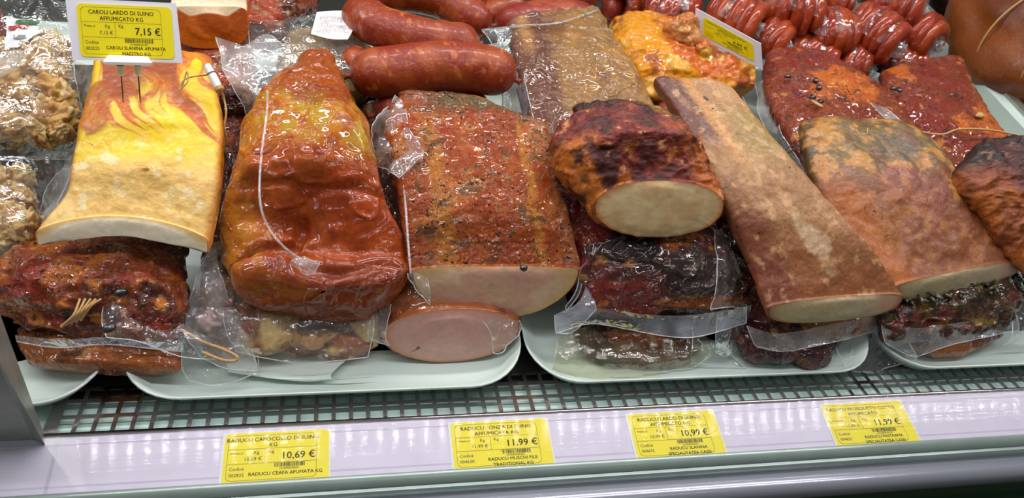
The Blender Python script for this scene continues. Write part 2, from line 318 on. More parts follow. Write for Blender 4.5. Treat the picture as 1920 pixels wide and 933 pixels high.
def extrude(name, prof, x0, x1, mat, parent, smooth=False):
    n = len(prof); V = [(x, y, z) for x in (x0, x1) for y, z in prof]
    Fc = [(i, (i+1) % n, n+(i+1) % n, n+i) for i in range(n)]+[tuple(range(n))[::-1], tuple(range(n, 2*n))]
    return mesh(name, V, Fc, mat, parent, smooth=smooth)
# ================================================================== THE SETTING
tag(box('floor', -3, 4, -2.5, 4, -0.05, 0, M['floor']), kind='structure')
tag(box('wall_back', -3, 4, 2.6, 2.7, 0, 3, M['wall']), kind='structure')
# ================================================================== THE DISPLAY COUNTER
X0, X1 = -0.95, 1.45
ctr = thing('display_counter', 'refrigerated meat counter with perforated steel grille and silver front bumper', 'counter', (0.2, 0.5, 0.0))
box('deck_plate', X0, X1, 0.478, 1.5, Z0-0.012, Z0-0.004, M['deck'], ctr, sl=True)
box('back_panel', X0, X1, 1.5, 1.52, 0.0, Z0+0.75, M['steel_dull'], ctr)
box('cabinet_body', X0, X1, 0.55, 1.5, 0.02, Z0-0.04, M['green'], ctr)
# ================================================================== insert: content
# rail, bumper and grille (profiles run along the counter)
rl = extrude('price_rail', [(.4405, Z0-.0012), (.398, Z0-.0137), (.396, Z0-.013), (.3945, Z0-.0145), (.3945, Z0-.020), (.4405, Z0-.012)], X0, X1, M['rail'], ctr)
for k_, (yy, zz) in enumerate([(.4335, .0), (.404, .0)]):
    zz = Z0-.0012-(.4405-yy)*math.tan(math.radians(16.4))
    extrude('rail_ridge', [(yy, zz), (yy+.0012, zz+.0008), (yy+.0024, zz+.0006)], X0, X1, M['rail'], rl)
extrude('rail_lip', [(.3985, Z0-.0138), (.3985, Z0-.0105), (.3965, Z0-.010), (.3940, Z0-.0130), (.3915, Z0-.0155), (.3915, Z0-.0185)], X0, X1, M['bump'], ctr, True)
pr = [(.392, -.0175), (.3895, -.0185), (.3885, -.0205), (.3885, -.030), (.396, -.030)]
extrude('bumper', [(y, Z0+z) for y, z in pr], X0, X1, M['bump'], ctr)
pr = [(.390, -.0245)]+[(.3795+.0085*math.sin(a), -.034+.0095*math.cos(a)) for a in np.linspace(0.3, -2.5, 14)]+[(.390, -.043)]
extrude('bumper_rail', [(y, Z0+z) for y, z in pr], X0, X1, M['bump2'], ctr, True)
extrude('front_panel', [(.378, Z0-.041), (.378, Z0-.060), (.3735, Z0-.0615), (.3735, Z0-.0635), (.378, Z0-.066), (.380, Z0-.085), (.40, Z0-.085), (.40, Z0-.041)], X0, X1, M['green'], ctr)
def grille():
    pt = 0.01276; hx = 0.0048; xs0 = -0.2015; ys = [(.4436, .4568), (.4606, .4724), (.4770, .4862)]
    x1 = 1.42; n = int((x1-xs0)/pt); xs = [xs0-.009]
    for i in range(n): xs += [xs0+i*pt-hx+.0048, xs0+i*pt+hx+.0048]
    xs.append(xs[-1]+.01); yc = [.4408]
    for a, b in ys: yc += [a, b]
    yc.append(.490); V = []; Fc = []; nx, ny = len(xs), len(yc)
    for z in (Z0, Z0-.0012):
        for y in yc:
            for x in xs: V.append((x, y, z))
    I = lambda k, j, i: k*nx*ny+j*nx+i
    hole = lambda j, i: (0 <= j < ny-1 and 0 <= i < nx-1 and (j % 2 == 1) and (i % 2 == 1))
    for j in range(ny-1):
        for i in range(nx-1):
            if hole(j, i):
                Fc += [(I(0, j, i), I(0, j, i+1), I(1, j, i+1), I(1, j, i)), (I(0, j+1, i+1), I(0, j+1, i), I(1, j+1, i), I(1, j+1, i+1)), (I(0, j+1, i), I(0, j, i), I(1, j, i), I(1, j+1, i)), (I(0, j, i+1), I(0, j+1, i+1), I(1, j+1, i+1), I(1, j, i+1))]
            else:
                Fc += [(I(0, j, i), I(0, j, i+1), I(0, j+1, i+1), I(0, j+1, i)), (I(1, j, i), I(1, j+1, i), I(1, j+1, i+1), I(1, j, i+1))]
    for i in range(nx-1): Fc.append((I(0, 0, i+1), I(0, 0, i), I(1, 0, i), I(1, 0, i+1)))
    for j in range(ny-1): Fc.append((I(0, j, 0), I(0, j+1, 0), I(1, j+1, 0), I(1, j, 0)))
    g = mesh('grille', V, Fc, M['steel'], ctr, smooth=False)
    return xs[0]
gx0 = grille()
extrude('grille_edge', [(.4412, Z0+.0006), (.4402, Z0-.0002), (.4402, Z0-.006), (.4425, Z0-.006), (.4428, Z0+.0006)], gx0, 1.42, M['steel'], ctr, True)
for k_ in range(2):   # ribs of the air duct seen through the holes
    yy = .4505+.0155*k_; extrude('duct_rib', [(yy, Z0-.0065), (yy+.0006, Z0-.0058), (yy+.0012, Z0-.0065)], gx0-.05, 1.42, M['duct'], ctr)
box('duct_floor', gx0-.05, 1.42, .4430, .4765, Z0-.010, Z0-.0065, M['duct'], ctr)
box('duct_wall', gx0-.05, 1.42, .4765, .479, Z0-.020, Z0-.006, M['duct'], ctr)
# clear price rail covers, in two lengths with a joint beside the left post
def coverprof(dz):
    a = [(y, Z0-.0012-(.4405-y)*math.tan(math.radians(16.4))+dz) for y in (.4400, .3985)]
    return [(a[0][0], a[0][1]+.0016), (a[1][0], a[1][1]+.0016), (a[1][0], a[1][1]+.0012), (a[0][0], a[0][1]+.0012)]
JX = P(118, 860)[0]
JX = -0.197
extrude('rail_cover', coverprof(0), X0, JX, M['cover'], ctr); extrude('rail_cover', coverprof(0.0006), JX-.002, X1, M['cover'], ctr)
# left steel post and right divider
def post():
    a0, a1, b0, b1 = PZ(62, 822, 0), PZ(-30, 625, .12), PZ(82, 812, 0), PZ(-25, 520, .12)
    a0 = a0-(a1-a0)*.2; b0 = b0-(b1-b0)*.2; l = np.array([.05, 0, 0])
    V = [a0-l, a0, b0, b0-l, a1-l, a1, b1, b1-l]
    mesh('end_post', V, [(0, 1, 5, 4), (1, 2, 6, 5), (2, 3, 7, 6), (3, 0, 4, 7), (4, 5, 6, 7), (3, 2, 1, 0)], M['steel_dull'], ctr, smooth=False)
post()
def divider():
    a = P(1766, 74, .045); b = P(1925, 246, .045); d = (b-a)/np.linalg.norm(b-a); a = a-d*.5; b = b+d*.35
    nrm = np.array([d[1], -d[0], 0])
    if nrm[0] < 0: nrm = -nrm
    def bar(name, w0, w1, z0, z1, mt):
        V = [q+nrm*w_+np.array([0, 0, z_]) for q in (a, b) for w_, z_ in ((w0, z0), (w1, z0), (w1, z1), (w0, z1))]
        return mesh(name, V, [(0, 1, 2, 3), (7, 6, 5, 4), (0, 4, 5, 1), (1, 5, 6, 2), (2, 6, 7, 3), (3, 7, 4, 0)], mt, ctr, smooth=False)
    bar('divider_rail', 0, .016, -.05, 0, M['tray']); bar('divider_cap', .016, .028, -.05, .004, M['steel_dull'])
    return a, b, nrm
DVa, DVb, DVn = divider()
# ------------------------------------------------------------------ trays
def tray(x0, x1, label, y0=.459, y1=.93, r=.045):
    def ring(x0, x1, y0, y1, r, h, n=10):
        o = []
        for cx_, cy_, a0 in ((x1-r, y0+r, -90), (x1-r, y1-r, 0), (x0+r, y1-r, 90), (x0+r, y0+r, 180)):
            for k in range(n): a = math.radians(a0+90*k/(n-1)); x, y = cx_+r*math.cos(a), cy_+r*math.sin(a); o.append((x, y, Z0+.001+DS*(y-DY0)*1.0+h+.004))
        return o
    prof = [(.050, .003, .02), (.022, .003, .03), (.012, .006, .035), (.005, .014, .042), (.001, .0185, r), (0, .0192, r), (-.0004, .0180, r), (.004, .012, .042), (.012, .002, .034), (.022, .0, .03), (.05, 0, .02)]
    V = []; k = 40
    for off, h, rr in prof: V += ring(x0+off, x1-off, y0+off, y1-off, max(rr, .006), h)
    Fc = [tuple(f) for f in gridfaces(len(prof), k, True)]+[tuple(range(k)), tuple(range((len(prof)-1)*k, len(prof)*k))[::-1]]
    o = mesh('serving_tray', V, Fc, M['tray']); return tag(o, label, 'tray', 'white trays along the counter')
tray(-.56, -.176, 'white plastic tray at far left, only its rounded corner seen beside the post')
tray(-.166, .139, 'white plastic tray under the pink ham and the white-rimmed bag, behind the first rail label')
tray(.142, .458, 'white plastic tray under the dark vacuum-packed hams, centre')
tray(.464, .80, 'white plastic tray at right under the herb-crusted pack')
# ================================================================== MEATS
def G_(c): return lambda G, *a: np.broadcast_to(lin(c), G.shape).copy()
def bl(U, V, u0, v0, ru, rv, G, fr=45, j=.5, s=0): # soft noisy blob in (across, along) coordinates
    d = ((U-u0)/ru)**2+((V-v0)/rv)**2; return 1-ss(d+j*fbm(G, fr, 4, s), .7, 1.25)
def stre(G, ang, fr, st=5, s=0):                   # streak noise running along direction ang in plan
    c, sn = math.cos(ang), math.sin(ang); x = G[..., 0]*c+G[..., 1]*sn; y = -G[..., 0]*sn+G[..., 1]*c
    return fbm(np.stack([x*fr/st, y*fr, G[..., 2]*fr*.5], -1), 1, 4, s)
# 1 smoked pork fat slab
def c_lardo(G, U, V, T):
    n = fbm(G, 50, 5, 1); n2 = fbm(G, 140, 4, 2); c = fullcol(G, (238, 196, 112)); X = U*.062; Y = -V*.17; n0 = fbm(G, 18, 2, 17)
    c = mixc(c, (242, 214, 140), ss(n, -.1, .3)*.6); c = mixc(c, (228, 198, 20), ss(V+.05*n, .70, .50))
    q = np.stack([(X*.62-Y*.78)*16+n0*.6, (X*.78+Y*.62)*115+n0*3.5, 0*X], -1); sN = fbm(q, 1, 3, 5); q2 = np.stack([(X*.62-Y*.78)*9+7, (X*.78+Y*.62)*55+n0*2, 0*X], -1); sM = fbm(q2, 1, 2, 9)
    c = mixc(c, (212, 122, 6), ss(V-.9*sM-.8*sN, .50, .42)*ss(V+.10*sN, .60, .46)*.95); c = mixc(c, (186, 92, 8), ss(sM+.9*sN, .04, .2)*ss(V, .56, .42)*.9)
    c = mixc(c, (240, 206, 60), ss(sN, .10, .24)*ss(V, .62, .5)*ss(V, .08, .2)*.85); c = mixc(c, (160, 74, 22), ss(V-.3*sM+.05*n, .17, .04))
    c = mixc(c, (172, 82, 18), bl(U, V, -.78, .34, .26, .12, G, 60, .8, 9)*.85)
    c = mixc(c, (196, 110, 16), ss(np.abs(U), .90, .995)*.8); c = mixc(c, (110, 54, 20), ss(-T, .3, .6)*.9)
    c = mixc(c, (246, 228, 180), ss(n2, .2, .4)*ss(V, .45, .6)*.7); c = mixc(c, (204, 160, 76), ss(-n2, .28, .42)*ss(V, .6, .8)*.35)
    return mixc(c, (150, 80, 20), bl(U, V, .05, .70, .05, .018, G, 90, .6, 4)*.8)
def cf_lardo(K, u, r, t):
    c = fullcol(K, (238, 226, 196)); c = mixc(c, (230, 190, 120), ss(r, .86, .97)*ss(t, -.2, .2)); c = mixc(c, (150, 96, 40), ss(r, .90, .99)*ss(-t, .2, .5)); return c
t = thing('fat_slab', 'yellow and white smoked pork fat slab bearing the big price card, curved cut edge in front', 'meat', P(230, 440, .05))
loft('slab_body', [((182, 116), (398, 122), .150, .010, .012, 0), ((172, 165), (408, 165), .147, .010, .012, .002), ((150, 245), (419, 240), .138, .010, .011, .004), ((134, 320), (416, 318), .127, .009, .010, .007), ((122, 375), (408, 385), .115, .008, .009, .010), ((68, 446), (393, 460), .098, .0075, .0075, .013)],
     M['fat'], t, c_lardo, 380, 320, 6, 6, [('f', .0022, 30, 1), ('f', .0005, 160, 2)], ('flat', .0015), ('round', .012), M['cut'], cf_lardo)
def stringy(name, pts, r, mat, parent, seg=60): return tube(name, [P(*q) for q in pts], r, mat, parent, 8, seg)
stringy('string', [(335, 170, .166), (345, 150, .170), (365, 143, .172), (392, 140, .172)], .0006, M['string'], t)
stringy('string', [(338, 168, .167), (352, 152, .171), (350, 135, .17), (340, 168, .166)], .0006, M['string'], t)
stringy('string', [(413, 165, .165), (420, 185, .155), (424, 210, .15), (421, 240, .14), (426, 262, .13)], .0008, M['string'], t)
p0, p1 = P(387, 122, .178), P(411, 166, .168)
tube('wooden_toggle', [p0, p0*.7+p1*.3, p0*.3+p1*.7, p1], [.0030, .0033, .0033, .0028], M['white'], t, 14, 20)
tube('toggle_mark', [p0*.62+p1*.38+np.array([0, 0, .0005]), p0*.58+p1*.42+np.array([0, 0, .0005])], .0034, M['inkg'], t, 14, 4)
tube('toggle_mark', [p0*.05+p1*.95, p0*-.08+p1*1.08], .0036, M['string'], t, 10, 6)
# 3 big red collar joint
def c_capo(G, U, V, T):
    n = fbm(G, 24, 4, 11); n2 = fbm(G, 90, 4, 12); st_ = stre(G, -1.3, 120, 6, 14); c = fullcol(G, (150, 64, 14)); c = mixc(c, (168, 78, 22), ss(n2+n, .0, .4)*.6)
    c = mixc(c, (176, 104, 16), ss(V+.16*n, .56, .42)*ss(n+.3*np.cos(V*14), -.3, .1)); c = mixc(c, (168, 132, 26), ss(V+.1*n, .52, .42)*ss(V, .14, .24)*ss(n2+.3*st_, -.1, .2)*.9); c = mixc(c, (196, 160, 56), ss(st_, .2, .4)*ss(V, .5, .4)*ss(V, .16, .26)*.6)
    c = mixc(c, (146, 62, 16), ss(.26-V+.14*n, 0, .08)*.85); c = mixc(c, (134, 60, 16), bl(U, V, .25, .27, .5, .06, G, 40, .6, 7)*.7)
    c = mixc(c, (184, 112, 22), ss(-U+.3*n+.2*st_, .66, .95)*.75); c = mixc(c, (160, 62, 10), bl(U, V, .5, .78, .5, .2, G, 30, .4, 3)*.7)
    c = mixc(c, (190, 120, 40), ss(n2, .25, .45)*ss(-U, .1, .5)*ss(V, .6, .75)*.6)
    c = mixc(c, (128, 38, 10), ss(-n2, .15, .4)*.5); c = mixc(c, (104, 36, 16), ss(V, .99, 1.05)*.55)  # last mix darkens the rounded front end: its shade painted into the colour
    return c
def h_capo(G, U, V, T, up):
    # folds pressed into the packed joint
    d = -.008*np.exp(-((U-.0-.9*(.72-V))/.16)**2)*ss(V, .60, .7)*ss(V, .98, .88)
    d += .008*np.exp(-((U+.72)/.2)**2-((V-.60)/.08)**2)
    d += -.004*np.exp(-((U+.45)/.28)**2-((V-.90)/.06)**2)+.008*np.exp(-((U-.55)/.3)**2-((V-.82)/.16)**2)+.006*np.exp(-((U+.35)/.2)**2-((V-.78)/.07)**2)
    d += (.010*fbm(G, 16, 3, 77)-.006*np.exp(-(fbm(G, 11, 2, 78)/.06)**2))*ss(V, .55, .75)
    G = G+up*(d*np.clip(T, 0, 1)**.5)[..., None]; k = ss(V, .75, 1.0)[..., None]
    return G+k*np.stack([fbm(G, 13, 3, 91)*.010, fbm(G, 15, 3, 92)*.014, fbm(G, 13, 3, 93)*.012], -1)
t = thing('pork_collar', 'big glossy red smoked pork collar in tight film with yellow patches near its top', 'meat', P(590, 560, .03))
loft('collar_body', [((552, 118), (628, 118), .150, .010, .02), ((500, 165), (658, 165), .146, .020, .03), ((472, 205), (676, 215), .140, .024, .034), ((452, 275), (690, 280), .130, .028, .038), ((436, 335), (708, 335), .118, .030, .042), ((416, 395), (738, 395), .103, .028, .045), ((414, 450), (762, 450), .090, .024, .048), ((432, 495), (766, 488), .080, .012, .046)],
     M['wet'], t, c_capo, 240, 220, 2.3, 2.3, [('f', .006, 22, 4), ('w', .0012, 26, 7), ('f', .0007, 90, 9)], ('round', .026), ('round', .02), hook=h_capo, fu=(0, .25, 1))
stringy('film_seam', [(502, 170, .168), (500, 215, .168), (490, 290, .158), (487, 370, .143), (500, 420, .131), (530, 460, .122), (570, 490, .108)], .0009, M['film_hazy'], t)
sheet('film_flap', [[(560, 480, .114), (580, 484, .110), (600, 492, .104)], [(545, 492, .110), (570, 500, .112), (592, 506, .100)], [(560, 505, .100), (575, 512, .104), (590, 512, .098)]], M['film_hazy'], t, 30, 30, .002, 90, 1)
sheet('film_flap', [[(590, 595, .030), (680, 575, .03), (748, 530, .045)], [(600, 608, .022), (690, 588, .028), (740, 560, .04)], [(640, 612, .02), (700, 600, .025), (712, 598, .035)]], M['film'], t, 60, 40, .0025, 120, 2)
sheet('film_flap', [[(405, 70, .150), (455, 80, .16), (500, 60, .15)], [(420, 130, .145), (480, 140, .150), (545, 95, .155)], [(445, 180, .135), (492, 182, .145), (525, 150, .150)], [(465, 215, .12), (485, 205, .135), (505, 170, .145)]], M['film_hazy'], t, 70, 70, .004, 60, 4)
# 4 spiced loin with cut face
def c_lonza(G, U, V, T):
    n = fbm(G, 32, 5, 21); n2 = fbm(G, 110, 4, 22); c = fullcol(G, (146, 64, 18)); c = mixc(c, (172, 88, 26), ss(n, -.1, .3)*.8); c = mixc(c, (170, 120, 66), ss(n2+.5*n, .15, .35)*.55)
    c = mixc(c, (176, 112, 40), ss(np.abs(U+.55+.12*n)*-1, -.16, -.03)*.7*ss(V, .25, .4)); c = mixc(c, (184, 120, 34), ss(-np.abs(U-.55+.1*n), -.08, -.02)*.65*ss(V, .2, .35))
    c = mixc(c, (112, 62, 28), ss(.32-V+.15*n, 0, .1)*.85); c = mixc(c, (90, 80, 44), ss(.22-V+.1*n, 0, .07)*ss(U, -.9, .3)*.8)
    c = mixc(c, (150, 70, 30), bl(U, V, -.7, .12, .3, .12, G, 50, .5, 2)*.6); c = mixc(c, (148, 92, 54), ss(U+.1*n, .74, .9)*.75)
    c = mixc(c, (70, 40, 18), ss(n2, .33, .42)*.7); c = mixc(c, (140, 40, 14), ss(-n2, .25, .5)*.5); return c
def cf_pink(K, u, r, t):
    n = fbm(K, 50, 4, 3); c = fullcol(K, (192, 154, 124)); c = mixc(c, (208, 176, 144), ss(n, -.1, .3)*.8); c = mixc(c, (206, 150, 134), ss(n, .1, -.3)*.5)
    c = mixc(c, (196, 160, 96), ss(r+.03*n, .90, .985)*.8); return c
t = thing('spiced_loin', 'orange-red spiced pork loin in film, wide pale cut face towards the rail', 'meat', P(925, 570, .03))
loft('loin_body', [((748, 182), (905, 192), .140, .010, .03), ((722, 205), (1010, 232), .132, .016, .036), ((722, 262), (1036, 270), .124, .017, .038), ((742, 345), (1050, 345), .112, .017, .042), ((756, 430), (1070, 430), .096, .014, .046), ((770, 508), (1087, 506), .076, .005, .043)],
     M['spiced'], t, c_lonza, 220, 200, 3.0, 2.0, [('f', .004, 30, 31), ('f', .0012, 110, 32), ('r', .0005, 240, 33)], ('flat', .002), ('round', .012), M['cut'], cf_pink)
rnd = random.Random(3)
for q in [(1008, 371), (1023, 396), (867, 330), (780, 305), (878, 416), (862, 190)]:
    a = P(*q, .118-.055*(q[1]-190)/310+.006); lump('peppercorn', a, (.0024, .0024, .0022), M['pepper'], t, G_((30, 28, 26)), 1, .1, 2, 0, 8)
lump('peppercorn', P(982, 502, .088), (.0032, .003, .0026), M['pepper'], t, G_((40, 30, 20)), 1, .15, 2, 0, 8)
for (x, y, a_) in [(812, 355, .8), (915, 465, .2), (860, 282, 1.4), (962, 440, 2.0), (930, 385, .3)]:
    lump('herb_flake', P(x, y, .125-.058*(y-190)/310+.006), (.0055, .0018, .0008), M['herb'], t, G_((90, 84, 40)), 2, .3, 2, a_, 8)
stringy('film_seam', [(745, 230, .14), (752, 300, .128), (760, 380, .112), (765, 450, .1), (770, 512, .088)], .0010, M['film_hazy'], t)
sheet('film_flap', [[(738, 175, .14), (752, 185, .145), (760, 200, .145)], [(712, 210, .13), (735, 215, .142), (768, 240, .142)], [(695, 260, .12), (722, 270, .13), (790, 285, .14)], [(705, 310, .11), (728, 320, .118), (745, 330, .125)]], M['film_hazy'], t, 60, 60, .0045, 70, 6)
sheet('film_flap', [[(764, 512, .086), (778, 510, .088), (800, 520, .086)], [(770, 528, .080), (786, 535, .082), (806, 545, .08)], [(786, 550, .074), (796, 560, .074), (806, 572, .07)]], M['film_hazy'], t, 24, 24, .0015, 120, 8)
sheet('film_flap', [[(1090, 500, .08), (1096, 500, .08)], [(1080, 545, .062), (1086, 550, .06)], [(1060, 575, .05), (1062, 582, .048)]], M['film'], t, 10, 30, .001, 90, 9)
# 5 dark loin
def c_dark(G, U, V, T):
    n = fbm(G, 30, 5, 41); n2 = fbm(G, 110, 4, 42); n3 = fbm(G, 55, 4, 47); c = fullcol(G, (112, 36, 24)); c = mixc(c, (98, 30, 28), ss(n3, .0, .3)*.8); c = mixc(c, (142, 60, 38), ss(n2, .05, .3)*.6)
    c = mixc(c, (190, 104, 24), ss(-U+.5*n3, .45, .75)*ss(V, .4, .7)*.9); c = mixc(c, (176, 92, 26), ss(U+.5*n3, .3, .65)*ss(V, .35, .6)*.85); c = mixc(c, (190, 112, 36), ss(n3, .12, .3)*ss(V, .7, .9)*.7)
    c = mixc(c, (132, 104, 44), ss(U+.4*n, .25, .6)*ss(.45-V, 0, .2)*.9); c = mixc(c, (120, 88, 40), ss(n2, .15, .35)*ss(.3-V, 0, .1)*.7)
    c = mixc(c, (46, 24, 18), ss(.14-V+.12*n, 0, .1)*.8); c = mixc(c, (50, 18, 12), ss(-n3, .16, .32)*.75); c = mixc(c, (44, 16, 12), ss(-n2, .2, .36)*.6); c = mixc(c, (214, 156, 100), ss(n2, .42, .52)*.7)
    return c
def cf_beige(K, u, r, t):
    n = fbm(K, 60, 4, 3); c = fullcol(K, (200, 172, 122)); c = mixc(c, (212, 188, 142), ss(n, -.1, .3)*.7); c = mixc(c, (196, 148, 104), ss(n, .15, -.3)*.35); c = mixc(c, (176, 96, 40), ss(r+.03*n, .955, .995)*.8); return c
t = thing('smoked_loin', 'dark red-brown smoked loin with rough crust, oval beige cut face above the vacuum-packed ham', 'meat', P(1240, 430, .075))
loft('loin_body', [((1085, 213), (1185, 205), .160, .008, .02), ((1046, 236), (1262, 226), .158, .018, .03), ((1042, 275), (1305, 268), .152, .026, .036), ((1060, 320), (1330, 312), .144, .030, .040), ((1112, 382), (1357, 386), .128, .022, .028)],
     M['dry'], t, c_dark, 220, 180, 2.1, 2.1, [('f', .005, 34, 51), ('r', .0024, 80, 52), ('f', .0014, 200, 53)], ('flat', .002), ('round', .014), M['cut'], cf_beige)
# 6 long narrow slab
def c_long(G, U, V, T):
    n = fbm(G, 30, 4, 61); n2 = fbm(G, 130, 4, 62); sN = stre(G, -1.15, 160, 6, 63); c = fullcol(G, (156, 112, 68)); c = mixc(c, (180, 136, 88), ss(n+.5*sN, -.1, .3)*.7)
    c = mixc(c, (150, 126, 64), ss(V, .12, .28)*ss(V, .5, .32)*ss(U+.4*n, -.5, .2)*.75); c = mixc(c, (92, 44, 38), ss(-U+.15*n+.1*sN, .34, .5)*ss(.40-V, -.02, .12)*.9); c = mixc(c, (150, 100, 66), ss(sN, .1, .3)*ss(-U, .3, .5)*ss(.4-V, 0, .1)*.6); c = mixc(c, (196, 134, 66), np.exp(-((U+.28)/.14)**2)*ss(.5-V, 0, .15)*.7)
    c = mixc(c, (138, 76, 40), ss(V+.2*n, .62, .9)*.8); c = mixc(c, (112, 54, 36), ss(-U+.3*n, .35, .8)*ss(V, .42, .75)*.85); c = mixc(c, (206, 162, 110), ss(n2+.5*sN, .2, .45)*.5)
    c = mixc(c, (120, 60, 32), ss(np.abs(U), .93, 1.0)*.7); c = mixc(c, (44, 30, 24), bl(U, V, -.12, .13, .05, .018, G, 90, .3, 5)*.95); c = mixc(c, (214, 186, 150), bl(U, V, .05, .78, .22, .14, G, 60, 1.3, 6)*.55)
    return c
def cf_long(K, u, r, t):
    n = fbm(K, 60, 4, 3); c = fullcol(K, (172, 156, 122)); c = mixc(c, (162, 150, 108), ss(.2-u, 0, .6)*.6); c = mixc(c, (190, 130, 100), ss(u, .5, .9)*.5); c = mixc(c, (130, 80, 40), ss(r+.02*n, .95, .99)*.8); return c
t = thing('bacon_slab', 'long narrow tan smoked pork slab lying diagonally, thin pale cut end at its lower right', 'meat', P(1560, 590, .03))
loft('slab_body', [((1228, 155), (1372, 172), .155, .008, .016), ((1266, 215), (1414, 222), .148, .009, .018), ((1312, 300), (1478, 300), .138, .010, .019), ((1358, 390), (1556, 390), .120, .010, .021), ((1398, 470), (1630, 472), .100, .010, .022), ((1436, 578), (1692, 556), .073, .006, .017)],
     M['satin'], t, c_long, 200, 200, 3.2, 2.6, [('f', .0028, 30, 71), ('f', .0006, 180, 72)], ('flat', .002), ('round', .010), M['cut'], cf_long)
# 7 broad slab
def c_broad(G, U, V, T):
    n = fbm(G, 30, 5, 81); n2 = fbm(G, 100, 4, 82); c = fullcol(G, (122, 76, 44)); c = mixc(c, (112, 94, 52), ss(.56-V+.2*n, 0, .2)*.9); c = mixc(c, (172, 122, 42), ss(.4-V+.2*n2, 0, .2)*ss(-U+.3*n, .2, .6)*.8)
    c = mixc(c, (62, 44, 34), ss(-U+.1*n, .72, .88)*ss(.45-V, -.05, .15)*.8); c = mixc(c, (188, 130, 62), ss(n2, .05, .25)*.75); c = mixc(c, (104, 56, 34), ss(-n2, .08, .3)*.6); c = mixc(c, (138, 78, 46), ss(V+.2*n, .6, .8)*.6); c = mixc(c, (170, 94, 28), ss(-U+.2*n, .5, .8)*ss(V, .45, .7)*.75)
    c = mixc(c, (140, 72, 60), bl(U, V, .1, .62, .45, .16, G, 40, .7, 2)*.5); c = mixc(c, (92, 80, 66), bl(U, V, .2, .36, .3, .08, G, 50, .9, 4)*.7); return c
t = thing('ham_slab', 'broad olive-brown smoked ham slab, long thin pale cut face beside the long bacon slab', 'meat', P(1800, 540, .04))
loft('slab_body', [((1500, 236), (1700, 242), .118, .010, .02), ((1502, 268), (1745, 270), .116, .013, .022), ((1522, 340), (1795, 335), .108, .014, .024), ((1562, 410), (1838, 400), .098, .013, .025), ((1672, 538), (1918, 490), .076, .005, .020)],
     M['satin'], t, c_broad, 200, 180, 3.0, 2.4, [('f', .004, 28, 91), ('f', .0010, 120, 92)], ('flat', .002), ('round', .012), M['cut'], cf_long)
stringy('string', [(1605, 243, .136), (1612, 252, .137), (1625, 250, .137), (1627, 240, .136)], .0006, M['string'], t)
# 8 dark charred joint on the right
def c_char(G, U, V, T):
    n = fbm(G, 34, 5, 101); n2 = fbm(G, 120, 4, 102); c = fullcol(G, (78, 30, 22)); c = mixc(c, (36, 26, 22), ss(.42-V+.25*n, 0, .15)*.95); c = mixc(c, (178, 96, 28), ss(-U+.3*n, .3, .6)*ss(V, .25, .5)*.8)
    c = mixc(c, (150, 110, 80), ss(n2, .32, .45)*ss(.4-V, 0, .2)*.8); c = mixc(c, (86, 34, 30), ss(n, .0, .3)*.5); return c
t = thing('charred_joint', 'charred dark smoked joint with a crinkled black end, cut off by the right edge', 'meat', P(1880, 440, .04))
loft('joint_body', [((1838, 272), (1970, 280), .130, .012, .02), ((1800, 318), (2010, 330), .124, .02, .03), ((1800, 350), (2040, 380), .118, .022, .032), ((1850, 410), (2080, 430), .105, .02, .032), ((1915, 480), (2120, 500), .09, .015, .03)],
     M['dry'], t, c_char, 160, 150, 2.2, 2.2, [('f', .006, 34, 111), ('r', .003, 80, 112), ('f', .0012, 200, 113)], ('flat', .002), ('round', .016), M['cut'], cf_long)
# 9, 10 spiced red slabs at upper right
def c_sp(s, warm=.5):
    def f(G, U, V, T):
        n = fbm(G, 24, 5, s); n2 = fbm(G, 90, 4, s+1); c = fullcol(G, (122, 50, 24)); c = mixc(c, (190, 96, 24), ss(n, .3-warm*.5, .5-warm*.3)*.85); c = mixc(c, (120, 30, 24), ss(-n, .0, .3)*.6)
        c = mixc(c, (196, 130, 60), ss(n2, .35, .5)*.6); c = mixc(c, (60, 30, 18), ss(-n2, .38, .48)*.7); return c
    return f
t = thing('spiced_slab', 'red spiced pork slab in film behind the broad ham slab, black pepper on top', 'meat', P(1600, 250, .05))
loft('slab_body', [((1440, 108), (1560, 112), .090, .010, .025), ((1430, 150), (1650, 168), .090, .015, .028), ((1444, 200), (1705, 225), .086, .015, .028), ((1478, 262), (1752, 282), .080, .014, .028), ((1520, 330), (1800, 345), .070, .012, .026)], M['spiced'], t, c_sp(121, .45), 160, 150, 2.6, 2.2, [('f', .005, 26, 121), ('f', .0015, 90, 123)], ('round', .012), ('round', .014))
for x, y, a_ in [(1477, 143, 0), (1530, 150, 1.2), (1536, 163, 1.0), (1524, 182, .3), (1539, 190, .4)]: lump('peppercorn', P(x, y, .107), (.004, .0028, .0022), M['pepper'], t, G_((32, 32, 28)), 3, .3, 2, a_, 10)
lump('herb_flake', P(1532, 194, .106), (.008, .0022, .0012), M['string'], t, G_((200, 150, 70)), 3, .2, 2, 2.2, 8)
t2 = thing('spiced_slab', 'red spiced pork slab in film against the divider at right, flat squared top end', 'meat', P(1800, 250, .04))
loft('slab_body', [((1648, 140), (1802, 112), .078, .010, .022), ((1662, 180), (1822, 165), .078, .013, .024), ((1712, 240), (1864, 232), .074, .013, .024), ((1770, 300), (1915, 295), .068, .012, .024), ((1830, 360), (1970, 360), .06, .012, .024)], M['spiced'], t2, c_sp(131, .35), 150, 150, 2.8, 2.2, [('f', .004, 26, 131), ('f', .0014, 90, 133)], ('round', .012), ('round', .006))
for x, y, a_ in [(1676, 166, 0), (1687, 168, 1.2)]: lump('peppercorn', P(x, y, .094), (.0045, .003, .0022), M['pepper'], t2, G_((32, 32, 28)), 3, .3, 2, a_, 10)
lump('herb_flake', P(1838, 216, .090), (.006, .004, .0025), M['string'], t2, G_((214, 140, 20)), 5, .3, 2, .4, 10)
